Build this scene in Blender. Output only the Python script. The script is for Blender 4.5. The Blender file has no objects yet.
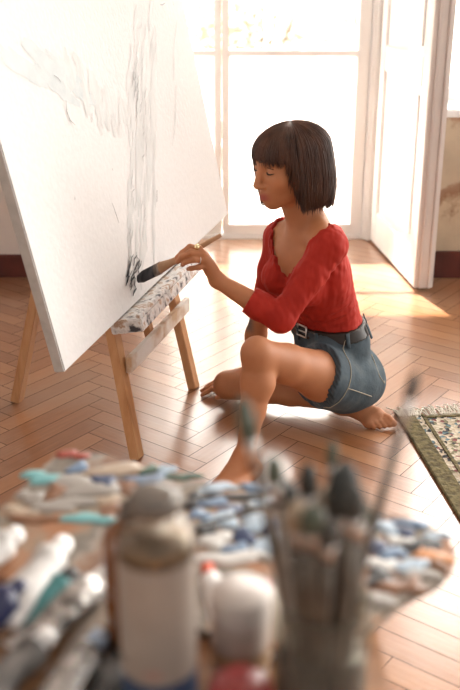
import bpy, bmesh, math, random
import numpy as np
from mathutils import Vector, Matrix, noise

# ------------------------------------------------------------------ camera, world, sun, exposure
S = bpy.context.scene
C = S.collection
H = 1.40                                   # eye height of the photographer
PT = math.radians(22.3)                    # camera pitch below the horizon
FPX = 958.0                                # focal length for a 460 x 690 frame
cam_d = bpy.data.cameras.new('camera')
cam = bpy.data.objects.new('camera', cam_d); C.objects.link(cam)
cam.location = (0, 0, H); cam.rotation_euler = (math.pi/2 - PT, 0, 0)
cam_d.sensor_fit = 'VERTICAL'; cam_d.sensor_height = 36.0; cam_d.sensor_width = 24.0
cam_d.lens = FPX/690*36.0
cam_d.clip_start = 0.05
cam_d.dof.use_dof = True; cam_d.dof.focus_distance = 2.86; cam_d.dof.aperture_fstop = 2.8
S.camera = cam

W = bpy.data.worlds.new('sky'); S.world = W; W.use_nodes = True
wn, wl = W.node_tree.nodes, W.node_tree.links
wn.clear()
w_out = wn.new('ShaderNodeOutputWorld'); w_bg = wn.new('ShaderNodeBackground')
w_tc = wn.new('ShaderNodeTexCoord'); 
w_ramp = wn.new('ShaderNodeValToRGB')
w_map = wn.new('ShaderNodeMapRange')
w_map.inputs['From Min'].default_value = -1; w_map.inputs['From Max'].default_value = 1
w_dot = wn.new('ShaderNodeVectorMath'); w_dot.operation = 'DOT_PRODUCT'; w_dot.inputs[1].default_value = (0.50, 0.86, 0.10)
wl.new(w_tc.outputs['Generated'], w_dot.inputs[0]); wl.new(w_dot.outputs['Value'], w_map.inputs['Value'])
wl.new(w_map.outputs[0], w_ramp.inputs[0])
e = w_ramp.color_ramp.elements; e[1].position = 1.0                       # hazy sky, far brighter on the sun's side
for p_, c_ in ((0.0, (.025,.0235,.022)), (0.30, (.032,.030,.0275)), (0.52, (.058,.055,.052)), (0.70, (.082,.079,.076)), (0.86, (.26,.25,.235)), (1.0, (1.0,.95,.88))):
    if p_ in (0.0, 1.0): k_ = e[0] if p_ == 0 else e[len(e)-1]
    else: k_ = e.new(p_)
    k_.position = p_; k_.color = (*c_, 1)
wl.new(w_ramp.outputs[0], w_bg.inputs[0]); wl.new(w_bg.outputs[0], w_out.inputs[0])
w_bg.inputs[1].default_value = 16.0

sun_d = bpy.data.lights.new('sun', 'SUN'); sun = bpy.data.objects.new('sun', sun_d); C.objects.link(sun)
sun_d.energy = 18.0; sun_d.angle = math.radians(1.2); sun_d.color = (1.0, 0.95, 0.88)
sun.rotation_euler = Vector((0.13, -0.43, -0.90)).to_track_quat('-Z', 'Y').to_euler()

S.view_settings.view_transform = 'Standard'; S.view_settings.look = 'None'
S.view_settings.gamma = 1.0; S.view_settings.use_curve_mapping = False
S.view_settings.exposure = 0.36

# ------------------------------------------------------------------ measuring helpers
_c, _s = math.cos(PT), math.sin(PT)
def ray(px, py):
    u = (px-230)/FPX; v = (345-py)/FPX
    return Vector((u, _c+v*_s, -_s+v*_c))
O = Vector((0, 0, H))
def at(px, py, y):                         # point of the line of sight at depth y
    r = ray(px, py); return O + r*(y/r.y)
def fl(px, py, z=0.0):                     # point of the line of sight at height z
    r = ray(px, py); return O + r*((z-H)/r.z)

rnd = random.Random(7)

# ------------------------------------------------------------------ materials
def mat(name, col=(.8,.8,.8), rough=.5, **kw):
    m = bpy.data.materials.new(name); m.use_nodes = True
    b = m.node_tree.nodes['Principled BSDF']
    b.inputs['Base Color'].default_value = (*col, 1); b.inputs['Roughness'].default_value = rough
    for k, v in kw.items():
        b.inputs[k.replace('_', ' ')].default_value = v
    return m
def nodes(m): return m.node_tree.nodes, m.node_tree.links, m.node_tree.nodes['Principled BSDF']
def noise_node(m, scale, detail=4, coord='Object', stretch=None, rough=.55):
    n, l, b = nodes(m)
    tc = n.new('ShaderNodeTexCoord'); t = n.new('ShaderNodeTexNoise')
    t.inputs['Scale'].default_value = scale; t.inputs['Detail'].default_value = detail
    t.inputs['Roughness'].default_value = rough
    if stretch:
        mp = n.new('ShaderNodeMapping'); mp.inputs['Scale'].default_value = stretch
        l.new(tc.outputs[coord], mp.inputs[0]); l.new(mp.outputs[0], t.inputs['Vector'])
    else:
        l.new(tc.outputs[coord], t.inputs['Vector'])
    return t
def ramp(m, src, stops):
    n, l, b = nodes(m)
    r = n.new('ShaderNodeValToRGB'); el = r.color_ramp.elements
    while len(el) < len(stops): el.new(0.5)
    for e_, (p, c) in zip(el, stops):
        e_.position = p; e_.color = (*c, 1)
    l.new(src, r.inputs[0]); return r
def bump(m, src, strength=.3, dist=.01):
    n, l, b = nodes(m)
    bp = n.new('ShaderNodeBump'); bp.inputs['Strength'].default_value = strength; bp.inputs['Distance'].default_value = dist
    l.new(src, bp.inputs['Height']); l.new(bp.outputs[0], b.inputs['Normal'])
def mottled(name, stops, scale=6, rough=.5, bmp=.0, stretch=None, coord='Object', detail=5, dist=.01, **kw):
    m = mat(name, stops[0][1], rough, **kw); n, l, b = nodes(m)
    t = noise_node(m, scale, detail, coord, stretch)
    r = ramp(m, t.outputs[0], stops); l.new(r.outputs[0], b.inputs['Base Color'])
    if bmp: bump(m, t.outputs[0], bmp, dist)
    return m

M = {}
M['white_paint'] = mottled('white_paint', [(.3, (.89,.875,.86)), (.7, (.93,.92,.91))], 4, .45, .05)
M['casing'] = mottled('casing_paint', [(.3, (.74,.68,.65)), (.7, (.82,.77,.74))], 5, .5, .08)
M['plaster_pale'] = mottled('pale_plaster', [(.3, (.80,.72,.66)), (.7, (.88,.82,.77))], 2.2, .85, .2)
M['ceiling'] = mat('ceiling_white', (.82,.80,.78), .9)
M['ground'] = mottled('pale_terrace', [(.3, (.62,.58,.52)), (.7, (.72,.68,.62))], 3, .8)
M['baseboard'] = mottled('oxblood_baseboard', [(.3, (.075,.018,.012)), (.7, (.15,.03,.02))], 8, .5, .1)
M['wood'] = mottled('easel_pine', [(.25, (.36,.15,.055)), (.5, (.52,.26,.11)), (.8, (.62,.35,.17))], 5, .5, .1, stretch=(6,6,.7))
M['brass'] = mat('brass', (.75,.55,.25), .35, Metallic=1.0)
M['canvas'] = mottled('primed_canvas', [(.3, (.70,.69,.685)), (.7, (.735,.725,.72))], 60, .75, .1, detail=2)
M['canvas_edge'] = mottled('raw_canvas_edge', [(.3, (.40,.375,.35)), (.7, (.48,.455,.43))], 40, .85, .1)
M['wash'] = mottled('grey_wash', [(.3, (.54,.55,.545)), (.7, (.67,.67,.665))], 14, .6, .2, stretch=(1,1,.3))
M['blue_wash'] = mottled('blue_grey_wash', [(.3, (.45,.51,.53)), (.7, (.63,.65,.655))], 10, .6, .2)
M['black_paint'] = mat('black_paint', (.02,.022,.03), .4)

# glass that light really passes through
def thin_glass(name, tint=(1,1,1)):
    m = bpy.data.materials.new(name); m.use_nodes = True
    n, l = m.node_tree.nodes, m.node_tree.links; n.clear()
    o = n.new('ShaderNodeOutputMaterial'); mx = n.new('ShaderNodeMixShader')
    tr = n.new('ShaderNodeBsdfTransparent'); gl = n.new('ShaderNodeBsdfGlossy'); lw = n.new('ShaderNodeLayerWeight'); fr = n.new('ShaderNodeMath')
    tr.inputs[0].default_value = (*tint, 1); gl.inputs['Roughness'].default_value = .03
    lw.inputs[0].default_value = .5; fr.operation = 'POWER'; fr.inputs[1].default_value = 4.0; fr.use_clamp = True
    a_ = n.new('ShaderNodeMath'); a_.operation = 'MULTIPLY_ADD'; a_.inputs[1].default_value = .7; a_.inputs[2].default_value = .035
    l.new(lw.outputs['Facing'], fr.inputs[0]); l.new(fr.outputs[0], a_.inputs[0])
    l.new(a_.outputs[0], mx.inputs[0]); l.new(tr.outputs[0], mx.inputs[1]); l.new(gl.outputs[0], mx.inputs[2])
    l.new(mx.outputs[0], o.inputs[0]); return m
M['glass'] = thin_glass('window_glass')
M['jar_glass'] = thin_glass('jar_glass', (.80,.80,.77))
M['clear_plastic'] = thin_glass('clear_plastic', (.86,.82,.76))

m = bpy.data.materials.new('frosted_glass'); m.use_nodes = True
n, l = m.node_tree.nodes, m.node_tree.links; n.clear()
_o = n.new('ShaderNodeOutputMaterial'); _t = n.new('ShaderNodeBsdfTranslucent'); _d = n.new('ShaderNodeBsdfDiffuse'); _m = n.new('ShaderNodeMixShader')
_t.inputs[0].default_value = (.95,.94,.92,1); _d.inputs[0].default_value = (.9,.9,.9,1); _m.inputs[0].default_value = .3
l.new(_t.outputs[0], _m.inputs[1]); l.new(_d.outputs[0], _m.inputs[2]); l.new(_m.outputs[0], _o.inputs[0]); M['frosted'] = m

# peeling plaster on the right-hand wall
m = mat('peeling_plaster', rough=.9); n, l, b = nodes(m)
t = noise_node(m, 1.7, 7, rough=.62); t2 = noise_node(m, 9, 5)
r = ramp(m, t.outputs[0], [(.0, (.80,.68,.53)), (.46, (.76,.60,.42)), (.50, (.44,.25,.15)), (.56, (.50,.31,.20)), (.60, (.74,.60,.44))])
mx = n.new('ShaderNodeMix'); mx.data_type = 'RGBA'; mx.blend_type = 'MULTIPLY'; mx.inputs[0].default_value = .35
l.new(r.outputs[0], mx.inputs[6]); l.new(t2.outputs[0], mx.inputs[7]); l.new(mx.outputs[2], b.inputs['Base Color'])
bump(m, t.outputs[0], .5, .03); M['peeling'] = m

# ------------------------------------------------------------------ mesh helpers
def link(name, me, material=None, parent=None, smooth=False):
    o = bpy.data.objects.new(name, me); C.objects.link(o)
    if material:
        for mm in (material if isinstance(material, (list, tuple)) else [material]): me.materials.append(mm)
    if parent: o.parent = parent
    if smooth: me.shade_smooth()
    return o
def obj(name, bm, material=None, parent=None, smooth=False):
    bmesh.ops.recalc_face_normals(bm, faces=bm.faces)
    me = bpy.data.meshes.new(name); bm.to_mesh(me); bm.free()
    return link(name, me, material, parent, smooth)
def tag(o, label, cat, group=None):
    o['label'] = label; o['category'] = cat
    if group: o['group'] = group
    return o
def struct(o): o['kind'] = 'structure'; return o
def thing(name, loc, label, cat, group=None):
    o = bpy.data.objects.new(name, None); C.objects.link(o); o.location = loc; o.empty_display_size = .05
    return tag(o, label, cat, group)
def settle(parent):                         # children were built in world space: keep them there
    bpy.context.view_layer.update()
    for ch in parent.children_recursive:
        if ch.parent == parent: ch.matrix_parent_inverse = parent.matrix_world.inverted()
def box(bm, lo, hi, bev=0.0):
    lo, hi = Vector(lo), Vector(hi); v = []
    for x in (lo.x, hi.x):
        for y in (lo.y, hi.y):
            for z in (lo.z, hi.z): v.append(bm.verts.new((x, y, z)))
    fs = [bm.faces.new([v[i] for i in q]) for q in ((0,1,3,2),(4,6,7,5),(0,4,5,1),(2,3,7,6),(0,2,6,4),(1,5,7,3))]
    if bev:
        es = list({e for f in fs for e in f.edges})
        bmesh.ops.bevel(bm, geom=es, offset=bev, segments=2, affect='EDGES', clamp_overlap=True)
def obox(bm, o, ax, ay, az, bev=0.0):       # box from a corner and three edge vectors
    o, ax, ay, az = map(Vector, (o, ax, ay, az))
    v = [bm.verts.new(o + i*ax + j*ay + k*az) for i in (0,1) for j in (0,1) for k in (0,1)]
    fs = [bm.faces.new([v[i] for i in q]) for q in ((0,1,3,2),(4,6,7,5),(0,4,5,1),(2,3,7,6),(0,2,6,4),(1,5,7,3))]
    if bev:
        es = list({e for f in fs for e in f.edges})
        bmesh.ops.bevel(bm, geom=es, offset=bev, segments=2, affect='EDGES', clamp_overlap=True)
def beam(bm, a, b, w, d, side, bev=.002):   # rectangular bar from a to b; side = direction of its width
    a, b = Vector(a), Vector(b); u = (b-a); s = Vector(side); s = (s - u.normalized()*s.dot(u.normalized())).normalized()
    t = u.normalized().cross(s)
    obox(bm, a - s*w/2 - t*d/2, s*w, t*d, u, bev)
def frame_of(u):
    u = u.normalized(); a = Vector((0,0,1)) if abs(u.z) < .9 else Vector((1,0,0))
    x = u.cross(a).normalized(); return x, u.cross(x).normalized()
def tube(bm, pts, rad, seg=8, cap=True, flat=1.0, side=None):
    pts = [Vector(p) for p in pts]; rings = []; px_ = None
    for i, p in enumerate(pts):
        u = (pts[min(i+1, len(pts)-1)] - pts[max(i-1, 0)])
        if side is not None:
            x = (Vector(side) - u.normalized()*Vector(side).dot(u.normalized())).normalized(); y = u.normalized().cross(x)
        elif px_ is None: x, y = frame_of(u)
        else:                                   # carry the frame along so the tube never twists
            w_ = u.normalized(); x = (px_ - w_*px_.dot(w_)).normalized(); y = w_.cross(x)
        px_ = x
        r_ = rad[i] if isinstance(rad, (list, tuple)) else rad
        fl_ = flat[i] if isinstance(flat, (list, tuple)) else flat
        rings.append([bm.verts.new(p + x*r_*math.cos(2*math.pi*k/seg) + y*r_*fl_*math.sin(2*math.pi*k/seg)) for k in range(seg)])
    for A, B in zip(rings, rings[1:]):
        for k in range(seg): bm.faces.new((A[k], A[(k+1) % seg], B[(k+1) % seg], B[k]))
    if cap:
        bm.faces.new(rings[0][::-1]); bm.faces.new(rings[-1])
def lathe(bm, prof, base, axis=(0,0,1), seg=28, cap=True):
    base = Vector(base); axis = Vector(axis).normalized(); x, y = frame_of(axis); rings = []
    for r_, h in prof:
        rings.append([bm.verts.new(base + axis*h + (x*math.cos(2*math.pi*k/seg) + y*math.sin(2*math.pi*k/seg))*max(r_, 1e-4)) for k in range(seg)])
    for A, B in zip(rings, rings[1:]):
        for k in range(seg): bm.faces.new((A[k], A[(k+1) % seg], B[(k+1) % seg], B[k]))
    if cap: bm.faces.new(rings[0][::-1]); bm.faces.new(rings[-1])
def one(name, fn, material, parent=None, smooth=False):
    bm = bmesh.new(); fn(bm); return obj(name, bm, material, parent, smooth)

# ------------------------------------------------------------------ floor: herringbone parquet
YW = 4.27            # inner face of the back wall
YD = 4.90            # plane of the glazed doors
def make_floor():
    Wp, n_ = .070, 6; L = Wp*n_; g = .0011
    ang = math.radians(53); ca, sa = math.cos(ang), math.sin(ang)
    X0, X1, Y0, Y1 = -3.2, 2.6, -1.2, 5.0
    vs, fs, tone, uv = [], [], [], []
    R_ = random.Random(3)
    def add(x0, y0, x1, y1, horiz):
        cx, cy = (x0+x1)/2, (y0+y1)/2
        wx, wy = ca*cx - sa*cy, sa*cx + ca*cy + 2.0
        if not (X0-.3 < wx < X1+.3 and Y0-.3 < wy < Y1+.3): return
        t_ = R_.random(); o_ = (R_.random()*20, R_.random()*20); i = len(vs)
        cor = [(x0+g, y0+g), (x1-g, y0+g), (x1-g, y1-g), (x0+g, y1-g)]
        for (x, y) in cor: vs.append((ca*x - sa*y, sa*x + ca*y + 2.0, 0.0))
        fs.append((i, i+1, i+2, i+3)); tone.append(t_)
        for (x, y) in cor:
            uv.append(((x if horiz else y)+o_[0], (y if horiz else x)+o_[1]))
    for m_ in range(-14, 15):
        for k in range(-140, 141):
            x, y = m_*L + k*Wp, -m_*L + k*Wp
            if abs(x) > 7 or abs(y) > 7: continue
            add(x, y, x+L, y+Wp, True)
            add(x+L, y+Wp-L, x+L+Wp, y+Wp, False)
    nplank = len(fs); i = len(vs)
    vs += [(X0-.4, Y0-.4, -.0025), (X1+.4, Y0-.4, -.0025), (X1+.4, Y1, -.0025), (X0-.4, Y1, -.0025)]; fs.append((i, i+1, i+2, i+3)); tone.append(0)
    uv += [(0,0)]*4
    me = bpy.data.meshes.new('floor'); me.from_pydata(vs, [], fs)
    a_ = me.attributes.new('tone', 'FLOAT', 'FACE'); a_.data.foreach_set('value', tone)
    u_ = me.uv_layers.new(name='grain'); u_.data.foreach_set('uv', [c for p in uv for c in p])
    me.polygons[nplank].material_index = 1
    m = mat('parquet', rough=.3); n, l, b = nodes(m)
    at_ = n.new('ShaderNodeAttribute'); at_.attribute_name = 'tone'
    g1 = noise_node(m, 6, 6, 'UV', (1.2, 16, 1)); wear = noise_node(m, 1.3, 6, 'Object'); fine = noise_node(m, 30, 3, 'Object')
    ad = n.new('ShaderNodeMath'); ad.operation = 'MULTIPLY_ADD'; ad.inputs[1].default_value = .55
    l.new(at_.outputs['Fac'], ad.inputs[0]); sc = n.new('ShaderNodeMath'); sc.operation = 'MULTIPLY'; sc.inputs[1].default_value = .5
    l.new(g1.outputs[0], sc.inputs[0]); l.new(sc.outputs[0], ad.inputs[2])
    r = ramp(m, ad.outputs[0], [(.1, (.21,.073,.024)), (.45, (.33,.132,.048)), (.85, (.43,.20,.09))])
    wr = ramp(m, wear.outputs[0], [(.46, (0,0,0)), (.70, (.8,.8,.8))])
    mx = n.new('ShaderNodeMix'); mx.data_type = 'RGBA'
    l.new(wr.outputs[0], mx.inputs[0]); l.new(r.outputs[0], mx.inputs[6]); mx.inputs[7].default_value = (.37,.25,.175,1)
    l.new(mx.outputs[2], b.inputs['Base Color'])
    rr = ramp(m, wear.outputs[0], [(.3, (.26,.26,.26)), (.7, (.38,.38,.38))]); l.new(rr.outputs[0], b.inputs['Roughness'])
    b.inputs['Coat Weight'].default_value = 1.0; b.inputs['Coat Roughness'].default_value = .19; b.inputs['Coat IOR'].default_value = 1.6; b.inputs['Specular IOR Level'].default_value = .7
    ad2 = n.new('ShaderNodeMath'); ad2.operation = 'ADD'; l.new(g1.outputs[0], ad2.inputs[0]); l.new(fine.outputs[0], ad2.inputs[1])
    bump(m, ad2.outputs[0], .12, .004)
    return struct(link('floor', me, [m, mat('floor_gap', (.045,.022,.012), .9)]))
make_floor()

# ------------------------------------------------------------------ walls, doors, window
XL, XR = -0.42, 0.875                      # the doorway in the back wall
WZ = .745                                 # window sill height
WX0, WX1 = 1.065, 2.1
def wall_back(bm):
    box(bm, (-3.2, YW, 0), (XL, YW+.5, 3.1)); box(bm, (XL, YW, 2.72), (XR, YW+.5, 3.1))
    box(bm, (XR, YW, 0), (2.6, YW+.5, WZ)); box(bm, (XR, YW+.001, WZ), (XR+.02, YW+.5, 2.5))
    box(bm, (WX1, YW, WZ), (2.6, YW+.5, 2.5)); box(bm, (XR, YW, 2.5), (2.6, YW+.5, 3.1))
wb = struct(one('wall_back', wall_back, M['plaster_pale']))
def wall_peel(bm): box(bm, (XR+.02, YW-.012, 0), (2.6, YW, WZ-.015))
struct(one('wall_right_of_door', wall_peel, M['peeling']))
struct(one('wall_left', lambda bm: box(bm, (-3.3, -1.2, 0), (-3.2, YW+.5, 3.1)), M['plaster_pale']))
struct(one('ceiling', lambda bm: box(bm, (-3.3, .6, 3.1), (2.7, YW+.6, 3.2)), M['ceiling']))
struct(one('baseboard_left', lambda bm: box(bm, (-3.2, YW-.03, 0), (XL-.12, YW, .105), .006), M['baseboard']))
struct(one('baseboard_right', lambda bm: box(bm, (XR+.06, YW-.04, 0), (2.6, YW-.012, .125), .006), M['baseboard']))
struct(one('ground', lambda bm: box(bm, (-14, YD+.12, -.25), (16, 40, -.12)), M['ground']))

# glazed double doors at the outer face of the thick wall
def leaf(bm, x0, x1, y, z0, z1, zp, sl, sr, dp=.045):
    box(bm, (x0, y, z0), (x0+sl, y+dp, z1), .005); box(bm, (x1-sr, y, z0), (x1, y+dp, z1), .005)
    box(bm, (x0+sl, y, z0), (x1-sr, y+dp, z0+.055), .004); box(bm, (x0+sl, y, z1-.09), (x1-sr, y+dp, z1), .005)
    box(bm, (x0+sl, y, zp-.028), (x1-sr, y+dp, zp), .004)
    zm = (zp+z1)/2 + .1
    box(bm, (x0+sl, y+.008, zm-.016), (x1-sr, y+dp-.008, zm+.016), .003)
def glazed_door(name, x0, x1, sl, sr, handle_x):
    zt = 2.62; zp = .955
    d = struct(one(name, lambda bm: leaf(bm, x0, x1, YD, .02, zt, zp, sl, sr), M['white_paint']))
    zm = (zp+zt-.0)/2 + .1
    for a_, b_ in ((zp, zm-.016), (zm+.016, zt-.09)):
        one('glass_pane', lambda bm: box(bm, (x0+sl, YD+.02, a_), (x1-sr, YD+.026, b_)), M['glass'], d)
    f_ = one('frosted_pane', lambda bm: box(bm, (x0+sl, YD+.02, .075), (x1-sr, YD+.026, zp-.028)), M['frosted'], d)
    f_['label'] = 'milky white lower pane'
    if handle_x:
        def hd(bm):
            box(bm, (handle_x-.012, YD-.006, .98), (handle_x+.012, YD, 1.12), .002)
            tube(bm, [(handle_x, YD, 1.06), (handle_x, YD-.045, 1.06), (handle_x+.1, YD-.05, 1.055)], .008)
        one('handle', hd, M['brass'], d)
    return d
glazed_door('door_1', XL+.015, -.043, .07, .035, 0)
glazed_door('door_2', -.040, .69, .035, .06, 0)
def door_frame(bm):
    box(bm, (.693, YD-.03, 0), (XR+.03, YD+.08, 2.72), .006); box(bm, (XL-.12, YD-.03, 0), (XL+.012, YD+.08, 2.72), .006)
    box(bm, (XL-.12, YD-.03, 2.63), (XR+.03, YD+.08, 2.75), .006); box(bm, (XL-.12, YD-.01, -.01), (XR+.03, YD+.1, .02), .003)
    box(bm, (.71, YD-.05, 0), (.735, YD-.03, 2.6), .004)
struct(one('trim_1', door_frame, M['white_paint']))
# white panelled reveal of the thick wall
def reveal(bm):
    box(bm, (XR+.0, YW, 0), (XR+.05, YD-.03, 2.72)); box(bm, (XL-.05, YW-.004, 0), (XL+.004, YD-.03, 2.72))
    box(bm, (XL-.1, YW, 2.68), (XR+.05, YD, 2.72))
struct(one('trim_2', reveal, M['white_paint']))
# inner leaf folded back along the right-hand reveal, its moulded edge towards the room
hx, hy = fl(368, 238).x, fl(366, 236).y
ex, ey = fl(413, 290).x, fl(413, 290).y
def open_leaf():
    a_, b_ = Vector((hx, min(hy, YD-.06), .012)), Vector((ex, ey, .012))
    u = (b_-a_).normalized(); nrm = Vector((0,0,1)).cross(u).normalized()      # towards +x side
    if nrm.x < 0: nrm = -nrm
    Lh = (b_-a_).length; th = .040; zt = 2.6; zv = Vector((0,0,1))
    def body(bm):
        for s0, s1 in ((0, .09), (Lh-.10, Lh)): obox(bm, a_+u*s0, u*(s1-s0), nrm*th, zv*zt, .004)
        for z0, z1 in ((0, .16), (.86, .98), (2.45, zt)): obox(bm, a_+u*.09+zv*z0, u*(Lh-.19), nrm*th, zv*(z1-z0), .004)
        for z0, z1 in ((.16, .86), (.98, 2.45)):
            obox(bm, a_+u*.09+nrm*.012+zv*z0, u*(Lh-.19), nrm*(th-.024), zv*(z1-z0))
            obox(bm, a_+u*.13+nrm*.004+zv*(z0+.04), u*(Lh-.27), nrm*.012, zv*(z1-z0-.08), .005)
    d = struct(one('door_3', body, M['white_paint']))
    def edge(bm):                              # stepped, moulded meeting edge
        w = 0.0
        for (ww, dd) in ((.018, .012), (.008, .026), (.032, .018), (.008, .030), (.018, .016)):
            obox(bm, b_ + nrm*w - u*.002, nrm*ww, u*(dd+.002), zv*zt, .003); w += ww
    one('edge_moulding', edge, M['casing'], d)
open_leaf()
# window to the right of the door
def win(bm):
    y = YW+.28
    for x0, x1 in ((WX0-.12, WX0-.05), (1.55, 1.61), (WX1-.05, WX1)): box(bm, (x0, y, WZ), (x1, y+.05, 2.5), .004)
    for z0, z1 in ((WZ, WZ+.07), (1.75, 1.80), (2.44, 2.5)): box(bm, (WX0-.12, y, z0), (WX1, y+.05, z1), .004)
w1 = struct(one('window_1', win, M['white_paint']))
one('glass_pane', lambda bm: box(bm, (WX0-.1, YW+.30, WZ+.04), (WX1-.02, YW+.306, 2.46)), M['glass'], w1)
one('window_sill', lambda bm: box(bm, (XR+.03, YW-.02, WZ-.015), (WX1+.04, YW+.30, WZ+.02), .006), M['white_paint'], w1)
struct(one('trim_3', lambda bm: (box(bm, (XR+.02, YW-.006, WZ+.02), (XR+.07, YW+.5, 2.5)), box(bm, (WX1-.0, YW-.006, WZ), (WX1+.06, YW+.5, 2.5))), M['white_paint']))

# ------------------------------------------------------------------ trees outside
M['bark'] = mottled('bark', [(.3, (.16,.11,.08)), (.7, (.30,.22,.16))], 12, .9, .4)
M['leaf_gold'] = mat('golden_leaf', (.76,.69,.50), .5)
M['leaf_grey'] = mat('silver_leaf', (.74,.72,.64), .5)
def shrub(x, y, h, cr, material, label, seed):
    R_ = random.Random(seed)
    t_ = thing('shrub', (x, y, -.12), label, 'shrub', 'shrubs outside the glazed doors')
    for k in range(7):
        a_ = k*.9+seed; l_ = cr*(.35+.3*R_.random())
        one('stem', lambda bm: tube(bm, [(.05*math.cos(a_), .05*math.sin(a_), 0), (math.cos(a_)*l_*.4, math.sin(a_)*l_*.4, h*.4), (math.cos(a_)*l_, math.sin(a_)*l_, h*.85)], [.022,.014,.004], 6), M['bark'], t_, True)
    def leaves(bm):
        for k in range(5200):
            d_ = Vector((R_.gauss(0,1), R_.gauss(0,1), R_.gauss(0,1))).normalized()*(R_.random()**.4)
            c_ = Vector((d_.x*cr, d_.y*cr*.7, h*.55 + d_.z*h*.45))
            if noise.noise(c_*2.0 + Vector((seed*3.1, 0, 0))) < -.10: continue
            a_ = Vector((R_.gauss(0,1), R_.gauss(0,1), R_.gauss(0,.6))).normalized(); x_, y_ = frame_of(a_); s_ = .035+.03*R_.random()
            v = [bm.verts.new(c_ + p) for p in (-a_*s_, x_*s_*.5, a_*s_, -x_*s_*.5)]
            bm.faces.new(v)
    one('foliage', leaves, material, t_)
shrub(-.75, 8.0, 1.9, .95, M['leaf_gold'], 'golden-leaved shrub outside, seen left of the door stile beside the canvas', 1)
shrub(.30, 9.4, 1.6, .85, M['leaf_grey'], 'silvery shrub outside, nearest behind the glass above the woman', 2)
shrub(1.55, 11.2, 1.9, 1.0, M['leaf_grey'], 'silvery shrub farther off, seen beside the right door stile', 4)

# ------------------------------------------------------------------ canvas on the easel
zc = .43
cb0, cb1 = fl(65, 372, zc), fl(228, 214, zc)
cu = (cb1-cb0); cu.z = 0; CW = cu.length; cu.normalize()
cnh = Vector((cu.y, -cu.x, 0))                       # horizontal normal, towards the woman
LEAN = .215
cv = Vector((-cnh.x*LEAN, -cnh.y*LEAN, 1)).normalized()
cn = cu.cross(cv).normalized()
if cn.dot(cnh) < 0: cn = -cn
CH = 1.30
def on_canvas(px, py, off=0.0):
    r = ray(px, py); p0 = cb0 + cn*off
    return O + r*((p0-O).dot(cn)/r.dot(cn))
canvas = thing('canvas', cb0, 'large white canvas on the easel with grey paint streaks', 'painting')
TH = .030
def cv_body(bm): obox(bm, cb0 - cn*TH, cu*CW, cn*TH, cv*CH, .003)
def face_fix(o, mats):
    me = o.data
    for mm in mats: me.materials.append(mm)
    for p in me.polygons: p.material_index = 0 if p.normal.dot(cn) > .6 else 1
bm = bmesh.new(); cv_body(bm); co = obj('stretched_cloth', bm, None, canvas); face_fix(co, [M['canvas'], M['canvas_edge']])
def ribbon(bm, pts, w, off):                         # brush stroke lying on the cloth
    P_ = [on_canvas(x, y, off) for x, y in pts]
    prev = None; side = cn
    top = []
    for i, p in enumerate(P_):
        u = (P_[min(i+1, len(P_)-1)] - P_[max(i-1, 0)]).normalized(); s_ = u.cross(cn)
        ww = w*(.25+.75*math.sin(math.pi*(i+.35)/(len(P_)-.3)))*(.8+.4*rnd.random())
        a_, b_ = bm.verts.new(p + s_*ww), bm.verts.new(p - s_*ww)
        if prev: bm.faces.new((prev[0], prev[1], b_, a_))
        prev = (a_, b_)
def wobble(x0, y0, x1, y1, n_, amp):
    return [(x0+(x1-x0)*i/(n_-1) + rnd.gauss(0, amp), y0+(y1-y0)*i/(n_-1)) for i in range(n_)]
def pale(bm):
    for k in range(46):                              # upright column
        y0 = rnd.uniform(-10, 230); x0 = 146 + rnd.uniform(-14, 12) - y0*.02
        ribbon(bm, wobble(x0, y0, x0-2+rnd.gauss(0,2), y0+rnd.uniform(30, 90), 6, .8), rnd.uniform(.007, .016), .0006+.00001*k)
    for k in range(40):                              # shoulder falling to the right
        t_ = rnd.random(); x0 = 64+60*t_+rnd.gauss(0,3); y0 = 58+46*t_+rnd.gauss(0,5)
        ribbon(bm, wobble(x0, y0, x0+rnd.uniform(-2, 12), y0+rnd.uniform(18, 45), 5, .8), rnd.uniform(.010, .022), .0006+.00001*k)
    for k in range(2):
        y0 = rnd.uniform(20, 160); ribbon(bm, wobble(176, y0, 173, y0+60, 5, .6), .006, .0006+.00001*k)
o_ = one('grey_streaks', pale, M['wash'], canvas); o_['label'] = 'pale grey dragged paint'
def pale2(bm):
    for k in range(34):
        t_ = rnd.random(); x0 = -4+74*t_; y0 = 44+34*t_+rnd.gauss(0, 8)
        ribbon(bm, [(x0, y0), (x0+8, y0+6+rnd.random()*4), (x0+18, y0+13+rnd.random()*6), (x0+26, y0+20)], rnd.uniform(.009, .018), .0006+.00001*k)
o_ = one('blue_streaks', pale2, M['blue_wash'], canvas); o_['label'] = 'pale blue-grey diagonal band'
def drip(pts, w, off=.003):
    one('black_streak', lambda bm: ribbon(bm, pts, w, off), M['black_paint'], canvas)['label'] = 'thin black drip or dab'
for pts, w in (([(112,203),(114,208),(116,214),(119,223)], .0016), ([(66,100),(67,112),(70,120),(75,125)], .0015), ([(75,196),(75,200)], .0012), ([(92,113),(92,122)], .0012),
               ([(54,75),(58,78),(61,82)], .0012), ([(112,168),(113,171)], .001), ([(157,190),(157,202)], .0022), ([(160,4),(162,5),(165,3)], .0016), ([(173,2),(174,6)], .0018)): drip(pts, w)
for k in range(26):
    y0 = rnd.uniform(20, 250); x0 = 139+rnd.uniform(-6, 12) - y0*.015
    drip(wobble(x0, y0, x0-1, y0+rnd.uniform(8, 26), 5, .6), rnd.uniform(.0005, .0012))
for k in range(16):
    x0 = 133+rnd.uniform(-5, 8); y0 = rnd.uniform(252, 282)
    drip(wobble(x0, y0, x0-3, y0+rnd.uniform(10, 22), 5, 1), rnd.uniform(.001, .004), .0032)
settle(canvas)

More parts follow.
